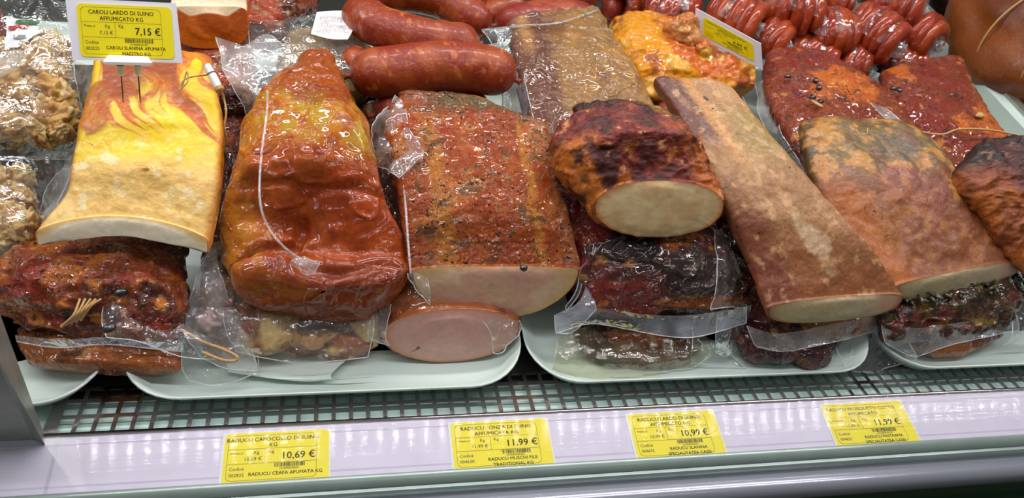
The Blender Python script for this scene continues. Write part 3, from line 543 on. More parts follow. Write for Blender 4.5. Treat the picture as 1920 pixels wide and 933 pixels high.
o = stringy('kitchen_string', [(1640, 232, .112), (1680, 240, .106), (1720, 246, .100), (1765, 252, .096), (1800, 242, .096), (1860, 244, .092), (1920, 256, .088), (1960, 262, .08)], .0011, M['string'], None, 90); tag(o, 'tan kitchen string stretched across the two red spiced slabs', 'string')
sheet('film_flap', [[(1630, 190, .11), (1660, 200, .10)], [(1700, 262, .10), (1730, 262, .095)], [(1745, 310, .095), (1775, 318, .085)], [(1770, 340, .085), (1790, 332, .08)]], M['film_hazy'], t, 30, 60, .002, 80, 14)
sheet('film_flap', [[(1415, 155, .08), (1432, 150, .09)], [(1425, 220, .07), (1452, 215, .085)], [(1455, 290, .06), (1485, 285, .08)], [(1490, 350, .05), (1515, 335, .07)]], M['film_hazy'], t, 40, 70, .004, 60, 15)
o = stringy('twig', [(1455, 292, .11), (1470, 288, .112), (1485, 282, .114), (1498, 272, .116)], .0009, M['twig'], None); tag(o, 'thin dark twig sticking out left of the broad ham slab', 'twig')
stringy('twig_branch', [(1466, 289, .112), (1476, 278, .116), (1490, 272, .117)], .0006, M['twig'], o)
# ------------------------------------------------------------------ lower layer
def c_var(s, base_, layers):   # layers: (colour, threshold, frequency)
    def f(G, *a):
        c = fullcol(G, base_)
        for i, (cl, th, fr) in enumerate(layers): c = mixc(c, cl, ss(fbm(G, fr, 4, s+i*3), th, th+.2)*.85)
        return c
    return f
# 17 spiced meat pack at bottom left
t = thing('spiced_meat_pack', 'crumpled vacuum pack of dark red spiced pork under the fat slab', 'meat', P(200, 640, .01))
cr_ = c_var(201, (124, 56, 22), [((160, 88, 26), .0, 30), ((122, 36, 18), .05, 45), ((62, 26, 14), .05, 36), ((186, 110, 40), .25, 90)])
loft('packed_meat', [((70, 455), (340, 460), .060, .014, .02), ((20, 485), (348, 492), .060, .020, .03), ((-25, 525), (350, 530), .058, .024, .03), ((-30, 568), (345, 575), .053, .020, .026), ((15, 602), (335, 608), .047, .010, .014)],
     M['spiced'], t, cr_, 200, 160, 2.2, 2.2, [('f', .010, 22, 211), ('r', .0040, 42, 212), ('w', .0022, 24, 215), ('f', .0012, 130, 213)], ('round', .012), ('round', .014))
sheet('film_flap', [[(30, 628, .050), (110, 636, .052), (190, 632, .052), (270, 640, .05), (340, 640, .045)], [(32, 640, .046), (110, 652, .044), (190, 646, .046), (270, 652, .044), (345, 660, .036)]], M['film_seal'], t, 90, 12, .0008, 60, 3)
sheet('film_flap', [[(195, 560, .065), (250, 580, .066), (330, 600, .055), (440, 662, .045)], [(190, 600, .06), (250, 620, .06), (330, 632, .050), (446, 672, .042)], [(200, 632, .055), (260, 640, .055), (340, 668, .04), (430, 676, .04)]], M['film'], t, 90, 40, .0025, 80, 33)
sheet('film_flap', [[(325, 488, .055), (350, 500, .052)], [(318, 540, .058), (345, 545, .052)], [(302, 600, .06), (325, 585, .055)]], M['film'], t, 30, 40, .0015, 80, 34)
for k_ in range(5): stringy('string', [(115+9*k_, 612-3*k_, .062), (138+8*k_, 590-4*k_, .070), (150+10*k_, 560, .072)], .0009, M['string'], t, 20)
for x, y in [(78, 500), (94, 488), (205, 615), (227, 548)]: lump('peppercorn', P(x, y, .078), (.0048, .0036, .003), M['pepper'], t, G_((30, 28, 26)), x, .3, 2, .5, 10)
stringy('string', [(330, 612, .05), (380, 640, .047), (420, 655, .045), (444, 668, .044), (440, 676, .042), (415, 674, .042), (380, 660, .043)], .0012, M['string'], t)
t = thing('bacon_piece', 'flat brown bacon slab in film on the tray edge, lowest at bottom left', 'meat', P(190, 700, .005))
loft('bacon_body', [((30, 620), (335, 632), .028, .010, .014), ((36, 650), (338, 660), .026, .012, .014), ((52, 678), (336, 688), .024, .010, .013)], M['wet'], t, c_var(221, (136, 74, 28), [((160, 84, 26), .1, 40), ((84, 46, 24), .1, 60), ((180, 130, 80), .3, 80)]), 150, 70, 2.4, 2.4, [('f', .003, 30, 221), ('f', .001, 120, 222)], ('round', .006), ('round', .01))
# 19 pack with a seal band between the first two
t = thing('bagged_meat', 'clear sealed bag with a greyish-pink meat piece between spiced pack and white-margined bag', 'meat', P(420, 640, .01))
loft('packed_meat', [((380, 480), (500, 470), .050, .012, .02), ((378, 540), (470, 530), .046, .016, .02), ((372, 600), (458, 590), .036, .014, .018), ((384, 650), (450, 640), .026, .009, .012)], M['wet'], t, c_var(231, (120, 92, 76), [((150, 104, 92), .0, 40), ((160, 132, 96), .15, 60), ((80, 56, 44), .1, 50)]), 90, 90, 2.2, 2.2, [('f', .005, 40, 231), ('r', .002, 80, 232)], ('round', .008), ('round', .01))
sheet('film_flap', [[(395, 460, .075), (402, 462, .076), (412, 500, .07)], [(362, 540, .06), (392, 545, .064), (430, 560, .055)], [(340, 610, .048), (400, 620, .046), (462, 610, .04)], [(372, 668, .030), (420, 690, .026), (484, 695, .02)]], M['film_hazy'], t, 70, 80, .0030, 60, 41)
sheet('film_flap', [[(345, 620, .040), (400, 640, .036), (478, 640, .03)], [(340, 680, .026), (395, 705, .022), (484, 690, .018)], [(352, 712, .02), (400, 722, .018), (450, 712, .016)]], M['film'], t, 60, 50, .0022, 70, 42)
# 18 knuckle pieces in a white backed bag
t = thing('white_backed_bag', 'bag of pale smoked knuckle pieces with a wide white margin, below the collar', 'meat', P(560, 690, .005))
kn = c_var(241, (186, 140, 88), [((214, 180, 120), .0, 50), ((130, 56, 34), .0, 34), ((84, 40, 26), .2, 60), ((206, 176, 100), .2, 40)])
for (x, y, h, rx, ry, rz, ro, s_) in [(450, 560, .032, .026, .034, .020, .3, 1), (505, 612, .028, .030, .024, .019, .1, 2), (470, 628, .022, .024, .016, .013, -.2, 3), (590, 612, .026, .030, .024, .019, .2, 4), (632, 634, .020, .026, .020, .015, -.1, 5), (668, 600, .024, .022, .026, .017, .4, 6), (480, 520, .036, .028, .03, .02, .2, 7), (560, 640, .016, .020, .012, .010, .1, 8)]:
    lump('knuckle_piece', P(x, y, h), (rx, ry, rz), M['wet'], t, c_var(500+s_*7, [(186, 140, 88), (150, 86, 50), (200, 160, 104), (140, 70, 44)][s_ % 4], [((214, 184, 124), .0, 34), ((116, 46, 26), .06, 24), ((70, 36, 20), .2, 60)]), s_, .28, 1.3, ro)
M['backing'] = plain('white_bag_margin', (212, 228, 218), .25, coat=.8, bump=.3, nscale=40)
sheet('bag_margin', [[(430, 560, .012), (560, 560, .012), (710, 540, .012)], [(418, 620, .012), (560, 630, .012), (710, 620, .012)], [(426, 690, .013), (470, 698, .014), (510, 700, .014), (560, 712, .013), (620, 704, .016), (709, 705, .016)][::2]+[], [(430, 694, .014), (560, 714, .013), (709, 706, .016)]], M['backing'], t, 70, 50, .0006, 40, 44)
sheet('film_flap', [[(420, 500, .06), (520, 545, .055), (700, 590, .05)], [(418, 600, .05), (560, 600, .052), (700, 620, .045)], [(440, 660, .03), (560, 680, .032), (690, 670, .03)]], M['film'], t, 90, 60, .0045, 60, 45)
# 20 pink ham
def c_ham(G, U, V, T): n = fbm(G, 40, 4, 7); return mixc(fullcol(G, (150, 84, 40)), (110, 50, 22), ss(n, 0, .3))
def cf_ham(K, u, r, t):
    n = fbm(K, 50, 4, 3); c = fullcol(K, (196, 150, 138)); c = mixc(c, (206, 166, 152), ss(n, -.1, .4)*.6); c = mixc(c, (186, 128, 76), ss(r, .95, .99)*.8)
    return mixc(c, (60, 30, 20), 1-ss((u+.62)**2/.0010+((t+.62)**2)/.006, .6, 1.2))
t = thing('pink_ham', 'pink cooked ham with smooth cut face on the tray below the spiced loin', 'meat', P(840, 690, .005))
loft('ham_body', [((750, 500), (960, 500), .045, .018, .025), ((722, 560), (970, 550), .040, .020, .026), ((714, 622), (976, 612), .035, .020, .029)], M['wet'], t, c_ham, 140, 80, 2.2, 2.1, [('f', .002, 40, 251)], ('flat', .003), ('round', .01), M['cut'], cf_ham)
sheet('film_flap', [[(905, 600, .055), (940, 598, .052), (975, 600, .045)], [(920, 625, .045), (950, 625, .044), (978, 618, .038)], [(925, 660, .03), (935, 662, .03), (950, 650, .03)]], M['film'], t, 40, 40, .003, 90, 52)
sheet('film_flap', [[(712, 560, .05), (735, 570, .056)], [(690, 620, .04), (722, 625, .042)], [(704, 640, .034), (730, 648, .034)]], M['film_hazy'], t, 30, 40, .002, 90, 53)
# 21 dark vacuum packed ham
def c_vac(G, U, V, T):
    n = fbm(G, 26, 5, 261); n2 = fbm(G, 80, 4, 262); c = fullcol(G, (74, 34, 26)); c = mixc(c, (110, 34, 30), ss(n, -.05, .25)*ss(-U, -.2, .4)*.9); c = mixc(c, (150, 84, 34), ss(n2+.6*n, .12, .3)*ss(U, -.3, .3)*ss(.75-V, 0, .2))
    c = mixc(c, (34, 24, 20), ss(-n, .0, .2)*.8); c = mixc(c, (40, 30, 26), bl(U, V, -.4, .62, .5, .08, G, 40, .4)*.9); c = mixc(c, (52, 40, 34), bl(U, V, .5, .74, .5, .14, G, 40, .4, 3)*.9); c = mixc(c, (136, 70, 20), bl(U, V, .5, .95, .6, .06, G, 30, .3, 3)*.9)
    c = mixc(c, (110, 36, 22), bl(U, V, -.7, .9, .3, .12, G, 30, .3, 3)*.8); c = mixc(c, (172, 120, 60), ss(n2, .35, .5)*.5); return c
t = thing('vacuum_packed_ham', 'large dark vacuum-packed ham with a shining seal band along its front, below the oval loin', 'meat', P(1230, 600, .02))
loft('packed_meat', [((1030, 250), (1200, 260), .095, .010, .03), ((1036, 330), (1290, 360), .092, .014, .03), ((1045, 420), (1345, 425), .082, .018, .032), ((1062, 478), (1368, 475), .074, .022, .034), ((1072, 530), (1388, 528), .062, .020, .032), ((1082, 575), (1392, 570), .048, .012, .022)],
     M['dark'], t, c_vac, 220, 200, 2.4, 2.2, [('f', .007, 22, 271), ('r', .0030, 34, 272), ('w', .0028, 18, 275), ('w', .0016, 30, 278), ('f', .0010, 120, 273)], ('round', .010), ('round', .014))
sheet('seal_band', [[(1040, 592, .060), (1110, 578, .066), (1210, 590, .066), (1300, 590, .064), (1400, 575, .056)], [(1040, 607, .054), (1112, 592, .060), (1210, 606, .058), (1300, 606, .058), (1402, 588, .050)], [(1042, 624, .048), (1114, 606, .052), (1210, 624, .050), (1300, 632, .050), (1400, 606, .044)]], M['film_seal'], t, 140, 20, .0016, 60, 61)
sheet('film_flap', [[(1040, 590, .05), (1085, 565, .06), (1104, 520, .072)], [(1042, 624, .042), (1075, 622, .044), (1118, 580, .056)]], M['film_seal'], t, 40, 24, .0018, 70, 62)
sheet('film_flap', [[(1345, 590, .05), (1372, 575, .052), (1408, 572, .046)], [(1342, 630, .034), (1375, 620, .036), (1408, 600, .034)], [(1342, 662, .02), (1365, 668, .016), (1395, 640, .018)]], M['film_seal'], t, 40, 40, .002, 70, 63)
sheet('film_flap', [[(1340, 430, .098), (1362, 440, .094), (1375, 470, .085)], [(1345, 500, .088), (1372, 500, .084), (1392, 520, .07)], [(1335, 580, .065), (1370, 575, .06), (1402, 580, .05)]], M['film'], t, 40, 70, .002, 80, 64)
t = thing('dark_meat_pack', 'small brown meat pack in yellowish loose film resting on the centre tray', 'meat', P(1190, 690, .005))
loft('packed_meat', [((1075, 622), (1300, 628), .016, .010, .010), ((1080, 645), (1308, 648), .016, .011, .010), ((1110, 672), (1296, 672), .014, .008, .008)], M['dark'], t, c_var(281, (74, 42, 28), [((104, 62, 34), .0, 40), ((50, 30, 24), .1, 30), ((120, 92, 50), .2, 60)]), 130, 70, 2.2, 2.2, [('f', .004, 40, 281), ('r', .002, 70, 282)], ('round', .006), ('round', .008))
M['film_yellow'] = film_mat('yellowish_film', haze=.13, scale=50, strength=.4, tint=(.92, .9, .78), hcol=(.45, .45, .28), cap=.12)
sheet('film_flap', [[(1050, 612, .026), (1120, 618, .028), (1200, 632, .029), (1310, 636, .026)], [(1040, 670, .018), (1110, 670, .027), (1200, 680, .027), (1330, 660, .018)], [(1036, 694, .012), (1105, 712, .010), (1180, 704, .012), (1300, 690, .012)]], M['film_yellow'], t, 110, 50, .0035, 60, 71)
sheet('film_flap', [[(1300, 620, .03), (1345, 640, .02)], [(1296, 680, .014), (1400, 690, .010)]], M['film'], t, 40, 30, .001, 60, 72)
# 23 dark pack under the bacon
t = thing('dark_meat_pack', 'dark brown meat strip pack under the cut end of the long bacon slab', 'meat', P(1500, 670, .005))
dk = c_var(291, (70, 28, 22), [((96, 34, 26), .0, 40), ((40, 20, 18), .1, 30), ((120, 70, 40), .3, 70)])
loft('packed_meat', [((1345, 440), (1440, 440), .06, .012, .02), ((1366, 520), (1500, 540), .05, .014, .02), ((1390, 590), (1570, 590), .034, .014, .016), ((1385, 640), (1585, 630), .024, .012, .014), ((1400, 664), (1555, 664), .018, .008, .010)], M['dark'], t, dk, 140, 120, 2.2, 2.2, [('f', .006, 34, 291), ('r', .002, 70, 292)], ('round', .006), ('round', .008))
lump('meat_end', P(1517, 662, .016), (.022, .014, .011), M['dark'], t, dk, 4, .3, 1.6, .1)
t = thing('bacon_strip', 'thin tan bacon strip with a wavy film edge right under the long bacon slab', 'meat', P(1540, 640, .015))
loft('bacon_body', [((1425, 600), (1640, 575), .036, .006, .008), ((1440, 622), (1652, 598), .034, .007, .008), ((1450, 640), (1640, 618), .030, .005, .006)], M['wet'], t, c_var(301, (150, 96, 50), [((176, 130, 84), .0, 40), ((120, 60, 34), .1, 60)]), 120, 40, 2.4, 2.4, [('f', .003, 40, 301)], ('round', .004), ('round', .006))
sheet('film_flap', [[(1400, 610, .046), (1460, 625, .046), (1530, 615, .046), (1600, 600, .046), (1660, 585, .046)], [(1412, 640, .036), (1462, 652, .034), (1530, 640, .036), (1600, 620, .036), (1668, 605, .036)], [(1420, 650, .032), (1466, 660, .030), (1530, 648, .034), (1602, 632, .032), (1668, 612, .034)]], M['film_hazy'], t, 100, 30, .0022, 70, 73)
sheet('film_flap', [[(1560, 640, .03), (1640, 610, .04), (1690, 620, .04)], [(1590, 690, .012), (1650, 660, .02), (1720, 670, .02)], [(1640, 700, .004), (1660, 690, .008), (1700, 680, .014)]], M['film'], t, 50, 50, .0015, 60, 74)
# 24 herb pack
t = thing('herb_crusted_pack', 'dark herb-crusted meat in shiny film under the cut face of the broad ham slab', 'meat', P(1790, 620, .02))
hb = c_var(311, (70, 44, 22), [((96, 30, 22), .05, 36), ((40, 32, 18), .0, 60), ((120, 92, 24), .2, 70), ((110, 60, 40), .3, 40)])
loft('packed_meat', [((1660, 500), (1900, 470), .05, .010, .02), ((1655, 545), (1915, 520), .048, .016, .022), ((1650, 590), (1915, 565), .044, .018, .022), ((1660, 630), (1890, 605), .036, .010, .018)], M['dark'], t, hb, 170, 120, 2.2, 2.2, [('f', .006, 32, 311), ('r', .003, 60, 312), ('w', .002, 26, 316), ('f', .002, 160, 313)], ('round', .008), ('round', .01))
rh = random.Random(5)
for k_ in range(46):
    x = rh.uniform(1700, 1870); y = 553-(x-1700)*.13+rh.uniform(-8, 16); lump('herb_flake', P(x, y, .064+rh.uniform(-.002, .004)), (.004, .0018, .0014), M['herb'], t, G_((60, 54, 26)), k_, .4, 2, rh.uniform(0, 3), 6)
sheet('film_flap', [[(1655, 610, .046), (1720, 615, .05), (1800, 605, .05), (1905, 590, .046)], [(1660, 640, .036), (1720, 648, .036), (1790, 632, .038), (1910, 610, .038)], [(1680, 655, .032), (1722, 668, .028), (1790, 645, .034), (1912, 618, .036)]], M['film_hazy'], t, 100, 30, .0025, 70, 83)
sheet('film_flap', [[(1895, 560, .05), (1960, 540, .05)], [(1900, 620, .04), (1970, 600, .04)], [(1880, 650, .02), (1960, 640, .02)]], M['film'], t, 40, 40, .002, 70, 84)
t = thing('bacon_strip', 'flat brown bacon strip on the right tray below the herb-crusted pack', 'meat', P(1780, 665, .005))
loft('bacon_body', [((1690, 620), (1880, 600), .022, .007, .010), ((1700, 650), (1882, 628), .020, .008, .010), ((1730, 662), (1850, 648), .018, .005, .008)], M['wet'], t, c_var(321, (120, 64, 34), [((150, 90, 44), .0, 40), ((110, 40, 30), .1, 60)]), 100, 40, 2.4, 2.4, [('f', .003, 40, 321)], ('round', .004), ('round', .006))
# fillers between the big pieces, behind
def pack(label, rows, base_, layers, s_, mat='spiced', amp=.005, name='meat_pack', part='packed_meat'):
    t = thing(name, label, 'meat', P((rows[-1][0][0]+rows[-1][1][0])/2, (rows[-1][0][1]+rows[-1][1][1])/2, .01))
    loft(part, rows, M[mat], t, c_var(s_, base_, layers), 110, 100, 2.3, 2.2, [('f', amp, 32, s_), ('r', .002, 70, s_+1)], ('round', .01), ('round', .012)); return t
RD = [((150, 66, 34), .0, 40), ((60, 26, 18), .1, 40), ((150, 120, 80), .3, 90)]
pack('spiced red meat pack behind the fat slab, below the orange-skinned fat block', [((320, 85), (470, 92), .100, .012, .03), ((340, 130), (475, 135), .098, .014, .03), ((390, 190), (470, 185), .09, .012, .03)], (120, 46, 28), RD, 331)
pack('dark spiced strip pack squeezed between fat slab and pork collar', [((405, 190), (470, 200), .07, .012, .03), ((405, 290), (450, 290), .065, .012, .03), ((400, 400), (440, 400), .06, .012, .03), ((380, 470), (440, 470), .05, .012, .02)], (84, 32, 20), RD, 341)
pack('dark spiced strip pack squeezed between pork collar and spiced loin', [((680, 215), (735, 215), .07, .012, .03), ((690, 300), (760, 300), .065, .014, .03), ((700, 400), (775, 400), .055, .012, .03), ((740, 520), (790, 520), .04, .01, .02)], (92, 48, 30), RD, 351)
pack('dark meat pack in the gap between oval loin and long bacon slab', [((1230, 200), (1300, 210), .075, .01, .03), ((1280, 300), (1380, 310), .07, .012, .03), ((1340, 390), (1420, 400), .055, .01, .02)], (60, 26, 22), RD, 361, 'dark')
t = pack('yellowish meat piece in a crumpled clear bag with a printed sticker, behind the collar', [((540, 70), (690, 75), .100, .010, .03), ((520, 110), (700, 118), .098, .014, .03), ((520, 160), (690, 170), .09, .012, .03)], (150, 120, 72), [((180, 150, 90), .0, 40), ((120, 84, 50), .1, 50)], 371, 'wet')
sheet('film_flap', [[(465, 40, .125), (560, 30, .13), (660, 20, .12)], [(470, 90, .125), (560, 85, .13), (690, 90, .125)], [(500, 130, .12), (600, 130, .122), (690, 150, .115)]], M['film'], t, 80, 60, .0045, 50, 91)
SK = sheet('sticker', [[(594, 22, .136), (640, 20, .136), (672, 26, .134)], [(588, 45, .135), (635, 48, .135), (665, 50, .134)], [(583, 63, .134), (620, 73, .134), (652, 74, .134)]], M['paper'], t, 10, 10, .0002, 30, 1)
pack('red-orange meat pieces in clear film behind the orange-skinned fat block', [((440, -30), (600, -30), .10, .014, .03), ((450, 5), (590, 10), .10, .02, .03), ((440, 50), (540, 60), .09, .014, .03)], (160, 66, 34), RD, 381, 'wet', .008)
# 12 brown vacuum pack
def c_b12(G, U, V, T):
    n = fbm(G, 30, 5, 391); n2 = fbm(G, 100, 4, 392); c = fullcol(G, (140, 104, 62)); c = mixc(c, (112, 72, 48), ss(n, 0, .25)*.8); c = mixc(c, (96, 58, 46), ss(-U+.2*n, .25, .5)*.9); c = mixc(c, (170, 122, 60), ss(n2, .1, .3)*.6*ss(U, -.3, .2)); return mixc(c, (180, 132, 76), np.exp(-((U+.72)/.12)**2)*ss(.4-V, 0, .2)*.7)
t = thing('vacuum_packed_bacon', 'brown bacon in a flat vacuum pouch with clear side margin, beside the thick sausages', 'meat', P(1100, 250, .07))
loft('packed_meat', [((948, 52), (1122, 22), .128, .010, .022), ((960, 100), (1150, 75), .125, .012, .024), ((975, 160), (1190, 140), .118, .012, .024), ((990, 230), (1225, 205), .108, .011, .024), ((1010, 300), (1260, 270), .095, .010, .02)], M['wet'], t, c_b12, 170, 160, 3.2, 2.6, [('f', .003, 26, 401), ('r', .0018, 46, 402), ('w', .0018, 24, 404), ('f', .0006, 140, 403)], ('round', .008), ('round', .006))
sheet('pouch_margin', [[(903, 55, .125), (930, 55, .13), (965, 48, .134)], [(925, 90, .118), (945, 95, .124), (975, 90, .132)], [(938, 160, .105), (960, 165, .115), (985, 160, .125)], [(945, 225, .09), (965, 228, .10), (1000, 225, .115)]], M['film_seal'], t, 40, 60, .0015, 50, 95)
stringy('film_seam', [(905, 56, .127), (940, 52, .133), (980, 48, .139), (1050, 42, .142), (1122, 18, .140)], .0009, M['film_seal'], t)
# 11 golden folded belly
gd = c_var(411, (214, 138, 14), [((190, 84, 10), .0, 26), ((222, 170, 70), .1, 60), ((150, 70, 24), .2, 36)])
t = thing('golden_pork_belly', 'shiny golden-yellow folded smoked pork belly in front of the small tilted price card', 'meat', P(1300, 190, .05))
loft('belly_body', [((1150, 60), (1240, 45), .095, .016, .03), ((1150, 95), (1330, 75), .098, .024, .034), ((1175, 135), (1405, 118), .096, .022, .034), ((1205, 180), (1415, 160), .088, .014, .03)], M['wet'], t, gd, 190, 150, 2.2, 2.2, [('f', .010, 24, 411), ('r', .004, 46, 412), ('f', .001, 120, 413)], ('round', .010), ('round', .014))
lump('fold', P(1280, 62, .125), (.022, .018, .020), M['wet'], t, c_var(415, (196, 132, 70), [((180, 100, 40), .0, 40)]), 3, .35, 1.8, .3)
lump('fold', P(1318, 92, .118), (.010, .010, .010), M['wet'], t, gd, 5, .35, 1.8, .3)
# 15 fat block
def c_blk(G, U, V, T): return mixc(fullcol(G, (188, 92, 14)), (228, 210, 176), ss(T, .25, .5))
def cf_blk(K, u, r, t): n = fbm(K, 30, 3, 3); c = mixc(fullcol(K, (198, 100, 10)), (150, 56, 12), ss(n, -.05, .3)*.6); return mixc(c, (226, 200, 160), ss(t, .72, .8))
t = thing('fat_block', 'thick fat block with glossy orange skin side and white top, behind the big price card', 'meat', P(390, 100, .08))
loft('block_body', [((330, -40), (450, -40), .155, .012, .02), ((328, -15), (462, -8), .150, .013, .022), ((318, 36), (466, 36), .138, .012, .026)], M['fat'], t, c_blk, 120, 60, 6, 3, [('f', .0015, 40, 421)], ('flat', .002), ('round', .006), M['fat'], cf_blk, 'skin_side')
sheet('printed_strip', [[(1757, 312, .105), (1772, 312, .105)], [(1768, 334, .100), (1786, 332, .100)]], M['paper'], t2, 6, 6, .0001, 30, 1)
for k_ in range(4): sheet('printed_line', [[(1760+2.5*k_, 315+5*k_, .1056), (1774+2.5*k_, 314+5*k_, .1056)], [(1761+2.5*k_, 317+5*k_, .1054), (1775+2.5*k_, 316+5*k_, .1054)]], M['ink'], t2, 6, 4, .0001, 30, 1)
# ------------------------------------------------------------------ thick smoked sausages
def c_saus(G): n = fbm(G, 60, 4, 5); n2 = fbm(G, 160, 3, 6); c = fullcol(G, (142, 54, 16)); c = mixc(c, (164, 76, 28), ss(n, 0, .3)*.8); c = mixc(c, (134, 36, 20), ss(-n, .05, .3)*.7); return mixc(c, (206, 120, 50), ss(n2, .42, .55)*.6)
def c_saus2(G): n = fbm(G, 60, 4, 5); return mixc(mixc(fullcol(G, (142, 42, 24)), (168, 78, 44), ss(n, 0, .3)*.7), (128, 30, 20), ss(-n, .05, .3)*.7)
def sausage(label, pts, r, f=c_saus, ends=True):
    W = [P(*q) for q in pts]; t = thing('smoked_sausage', label, 'sausage', base(W)-np.array([0, 0, r]), 'thick smoked sausages behind the spiced loin')
    rr = [r*.35, r*.86, r, r*1.02, r, r*.98, r, r*.86, r*.3]; W = np.array(W)
    d0 = W[0]-W[1]; d0 /= np.linalg.norm(d0); d1 = W[-1]-W[-2]; d1 /= np.linalg.norm(d1)
    p = cr(W, 60); s = np.concatenate([[0], np.cumsum(np.linalg.norm(np.diff(p, axis=0), axis=1))]); Ln = s[-1]
    q = np.linspace(0, Ln, 90); p = np.stack([np.interp(q, s, p[:, i]) for i in range(3)], 1)
    e = np.minimum(q, Ln-q); rad = r*np.sqrt(np.clip(1-(1-np.clip(e/(r*1.1), 0, 1))**2, .01, 1))
    tube('sausage_body', p, rad, M['saus'], t, 40, 120, f, .0012)
    for k, d in ((0, d0), (-1, d1)):
        tube('tied_end', [p[k]-d*.004, p[k]+d*.0015, p[k]+d*.005], [.0035, .0024, .0034], M['saus'], t, 10, 12, f)
    return t
sausage('thick smoked sausage curving up to the left frame top, highest of the pile', [(700, -8, .125), (760, -14, .13), (830, 0, .13), (880, 30, .125), (905, 60, .12)], .0195)
sausage('thick smoked sausage second from the top, bent at its left end', [(668, 12, .135), (690, 38, .137), (745, 62, .137), (830, 80, .137), (895, 82, .13)], .020)
sausage('short stub of thick sausage peeking out left between two long ones', [(668, 98, .118), (668, 118, .118), (700, 128, .115)], .013)
sausage('longest thick smoked sausage with a fully rounded right end, lying across the pile', [(655, 142, .128), (740, 132, .132), (820, 124, .132), (900, 128, .132), (966, 150, .128)], .0225)
sausage('thick sausage mostly hidden behind the top of the spiced loin', [(700, 215, .095), (760, 200, .098), (840, 190, .098), (915, 210, .09)], .018, c_saus2)
sausage('reddish wrinkled sausage behind the flat vacuum pouch', [(930, 48, .095), (990, 35, .10), (1060, 30, .10), (1118, 40, .095)], .018, c_saus2)
sausage('small orange sausage piece at the top edge right of the thick sausages', [(905, 35, .085), (940, 15, .09), (985, 8, .09)], .014)
sausage('small sausage piece at the top edge above the wrinkled sausage', [(870, 8, .085), (905, -2, .09), (960, -8, .09)], .014)
sausage('small sausage at the top edge above the flat vacuum pouch', [(1000, -6, .08), (1060, -10, .085), (1120, -2, .085)], .013, c_saus2)
# ------------------------------------------------------------------ coiled sausage packs
def c_coil(G): n = fbm(G, 50, 4, 5); c = fullcol(G, (144, 48, 16)); c = mixc(c, (164, 66, 24), ss(n, 0, .3)*.8); return mixc(c, (120, 28, 18), ss(-n, .1, .3)*.7)
loopm = []
def loop_mesh(sd):
    th = np.linspace(-2.5, 2.5, 30); pts = np.stack([np.sin(th)*.022, np.zeros_like(th), np.cos(th)*.020], 1)
    p = pts; n = 16; t_ = np.gradient(p, axis=0); t_ /= np.linalg.norm(t_, axis=1, keepdims=True); b = np.array([0, 1., 0]); a = np.cross(t_, b)
    e = np.minimum(np.arange(30), 29-np.arange(30)); rad = .0108*np.sqrt(np.clip(1-(1-np.clip(e/3, 0, 1))**2, .05, 1))
    ang = np.linspace(0, 2*np.pi, n, endpoint=False); G = p[:, None]+rad[:, None, None]*(a[:, None]*np.cos(ang)[None, :, None]+b*np.sin(ang)[None, :, None]); G = G+normals(G, True)*(fbm(G+sd, 70, 3, sd)*.0016)[..., None]
    o = mesh('link', G.reshape(-1, 3), gridfaces(30, n, True), M['coil'], None, c_coil(G+sd*.3).reshape(-1, 3)); me = o.data; bpy.data.objects.remove(o); return me
LM = [loop_mesh(s) for s in range(4)]
rc = random.Random(9)
BL = ['coiled sausage pack, %s' % s for s in (
 'upper row behind the golden belly, its loops standing upright', 'leftmost small one at the top edge, right of the vacuum pouch', 'large one directly behind the tilted price card', 'at the top edge, one place right of the card',
 'mid-heap, one place right of and below the card', 'small one touching the right corner of the tilted card', 'just above the spiced slab with black pepper', 'at the top edge, centre right of the heap',
 'large one lying diagonally right of centre', 'uppermost at the right, cut by the top edge', 'at the right end of the heap, beside the metal divider', 'low one above the two red slabs, where their films meet', 'lowest at right, behind the squared slab end', 'dark one at the top edge in the back row', 'hidden low one between the top-edge packs and the spiced slab', 'far one at the top edge, second from the right')]
BD = [((1205, 20), (1300, 30), .085, 5, 1.0), ((1160, 10), (1225, -8), .08, 4, .9), ((1345, 22), (1418, 55), .100, 6, 1.15), ((1425, 5), (1530, 30), .110, 6, 1.15), ((1515, 60), (1590, 70), .092, 5, 1.1), ((1436, 70), (1468, 88), .085, 4, .95), ((1485, 95), (1560, 125), .068, 6, 1.0), ((1520, -10), (1595, 12), .100, 5, 1.05), ((1605, 45), (1680, 90), .100, 6, 1.1), ((1630, -5), (1725, 25), .115, 6, 1.15), ((1705, 60), (1750, 85), .090, 4, 1.1), ((1580, 115), (1625, 130), .068, 4, .95), ((1650, 118), (1720, 128), .060, 6, .9), ((1370, -15), (1440, -25), .08, 5, 1.0), ((1545, 85), (1600, 100), .055, 5, 1.0), ((1650, -30), (1730, -20), .08, 5, 1.0)]
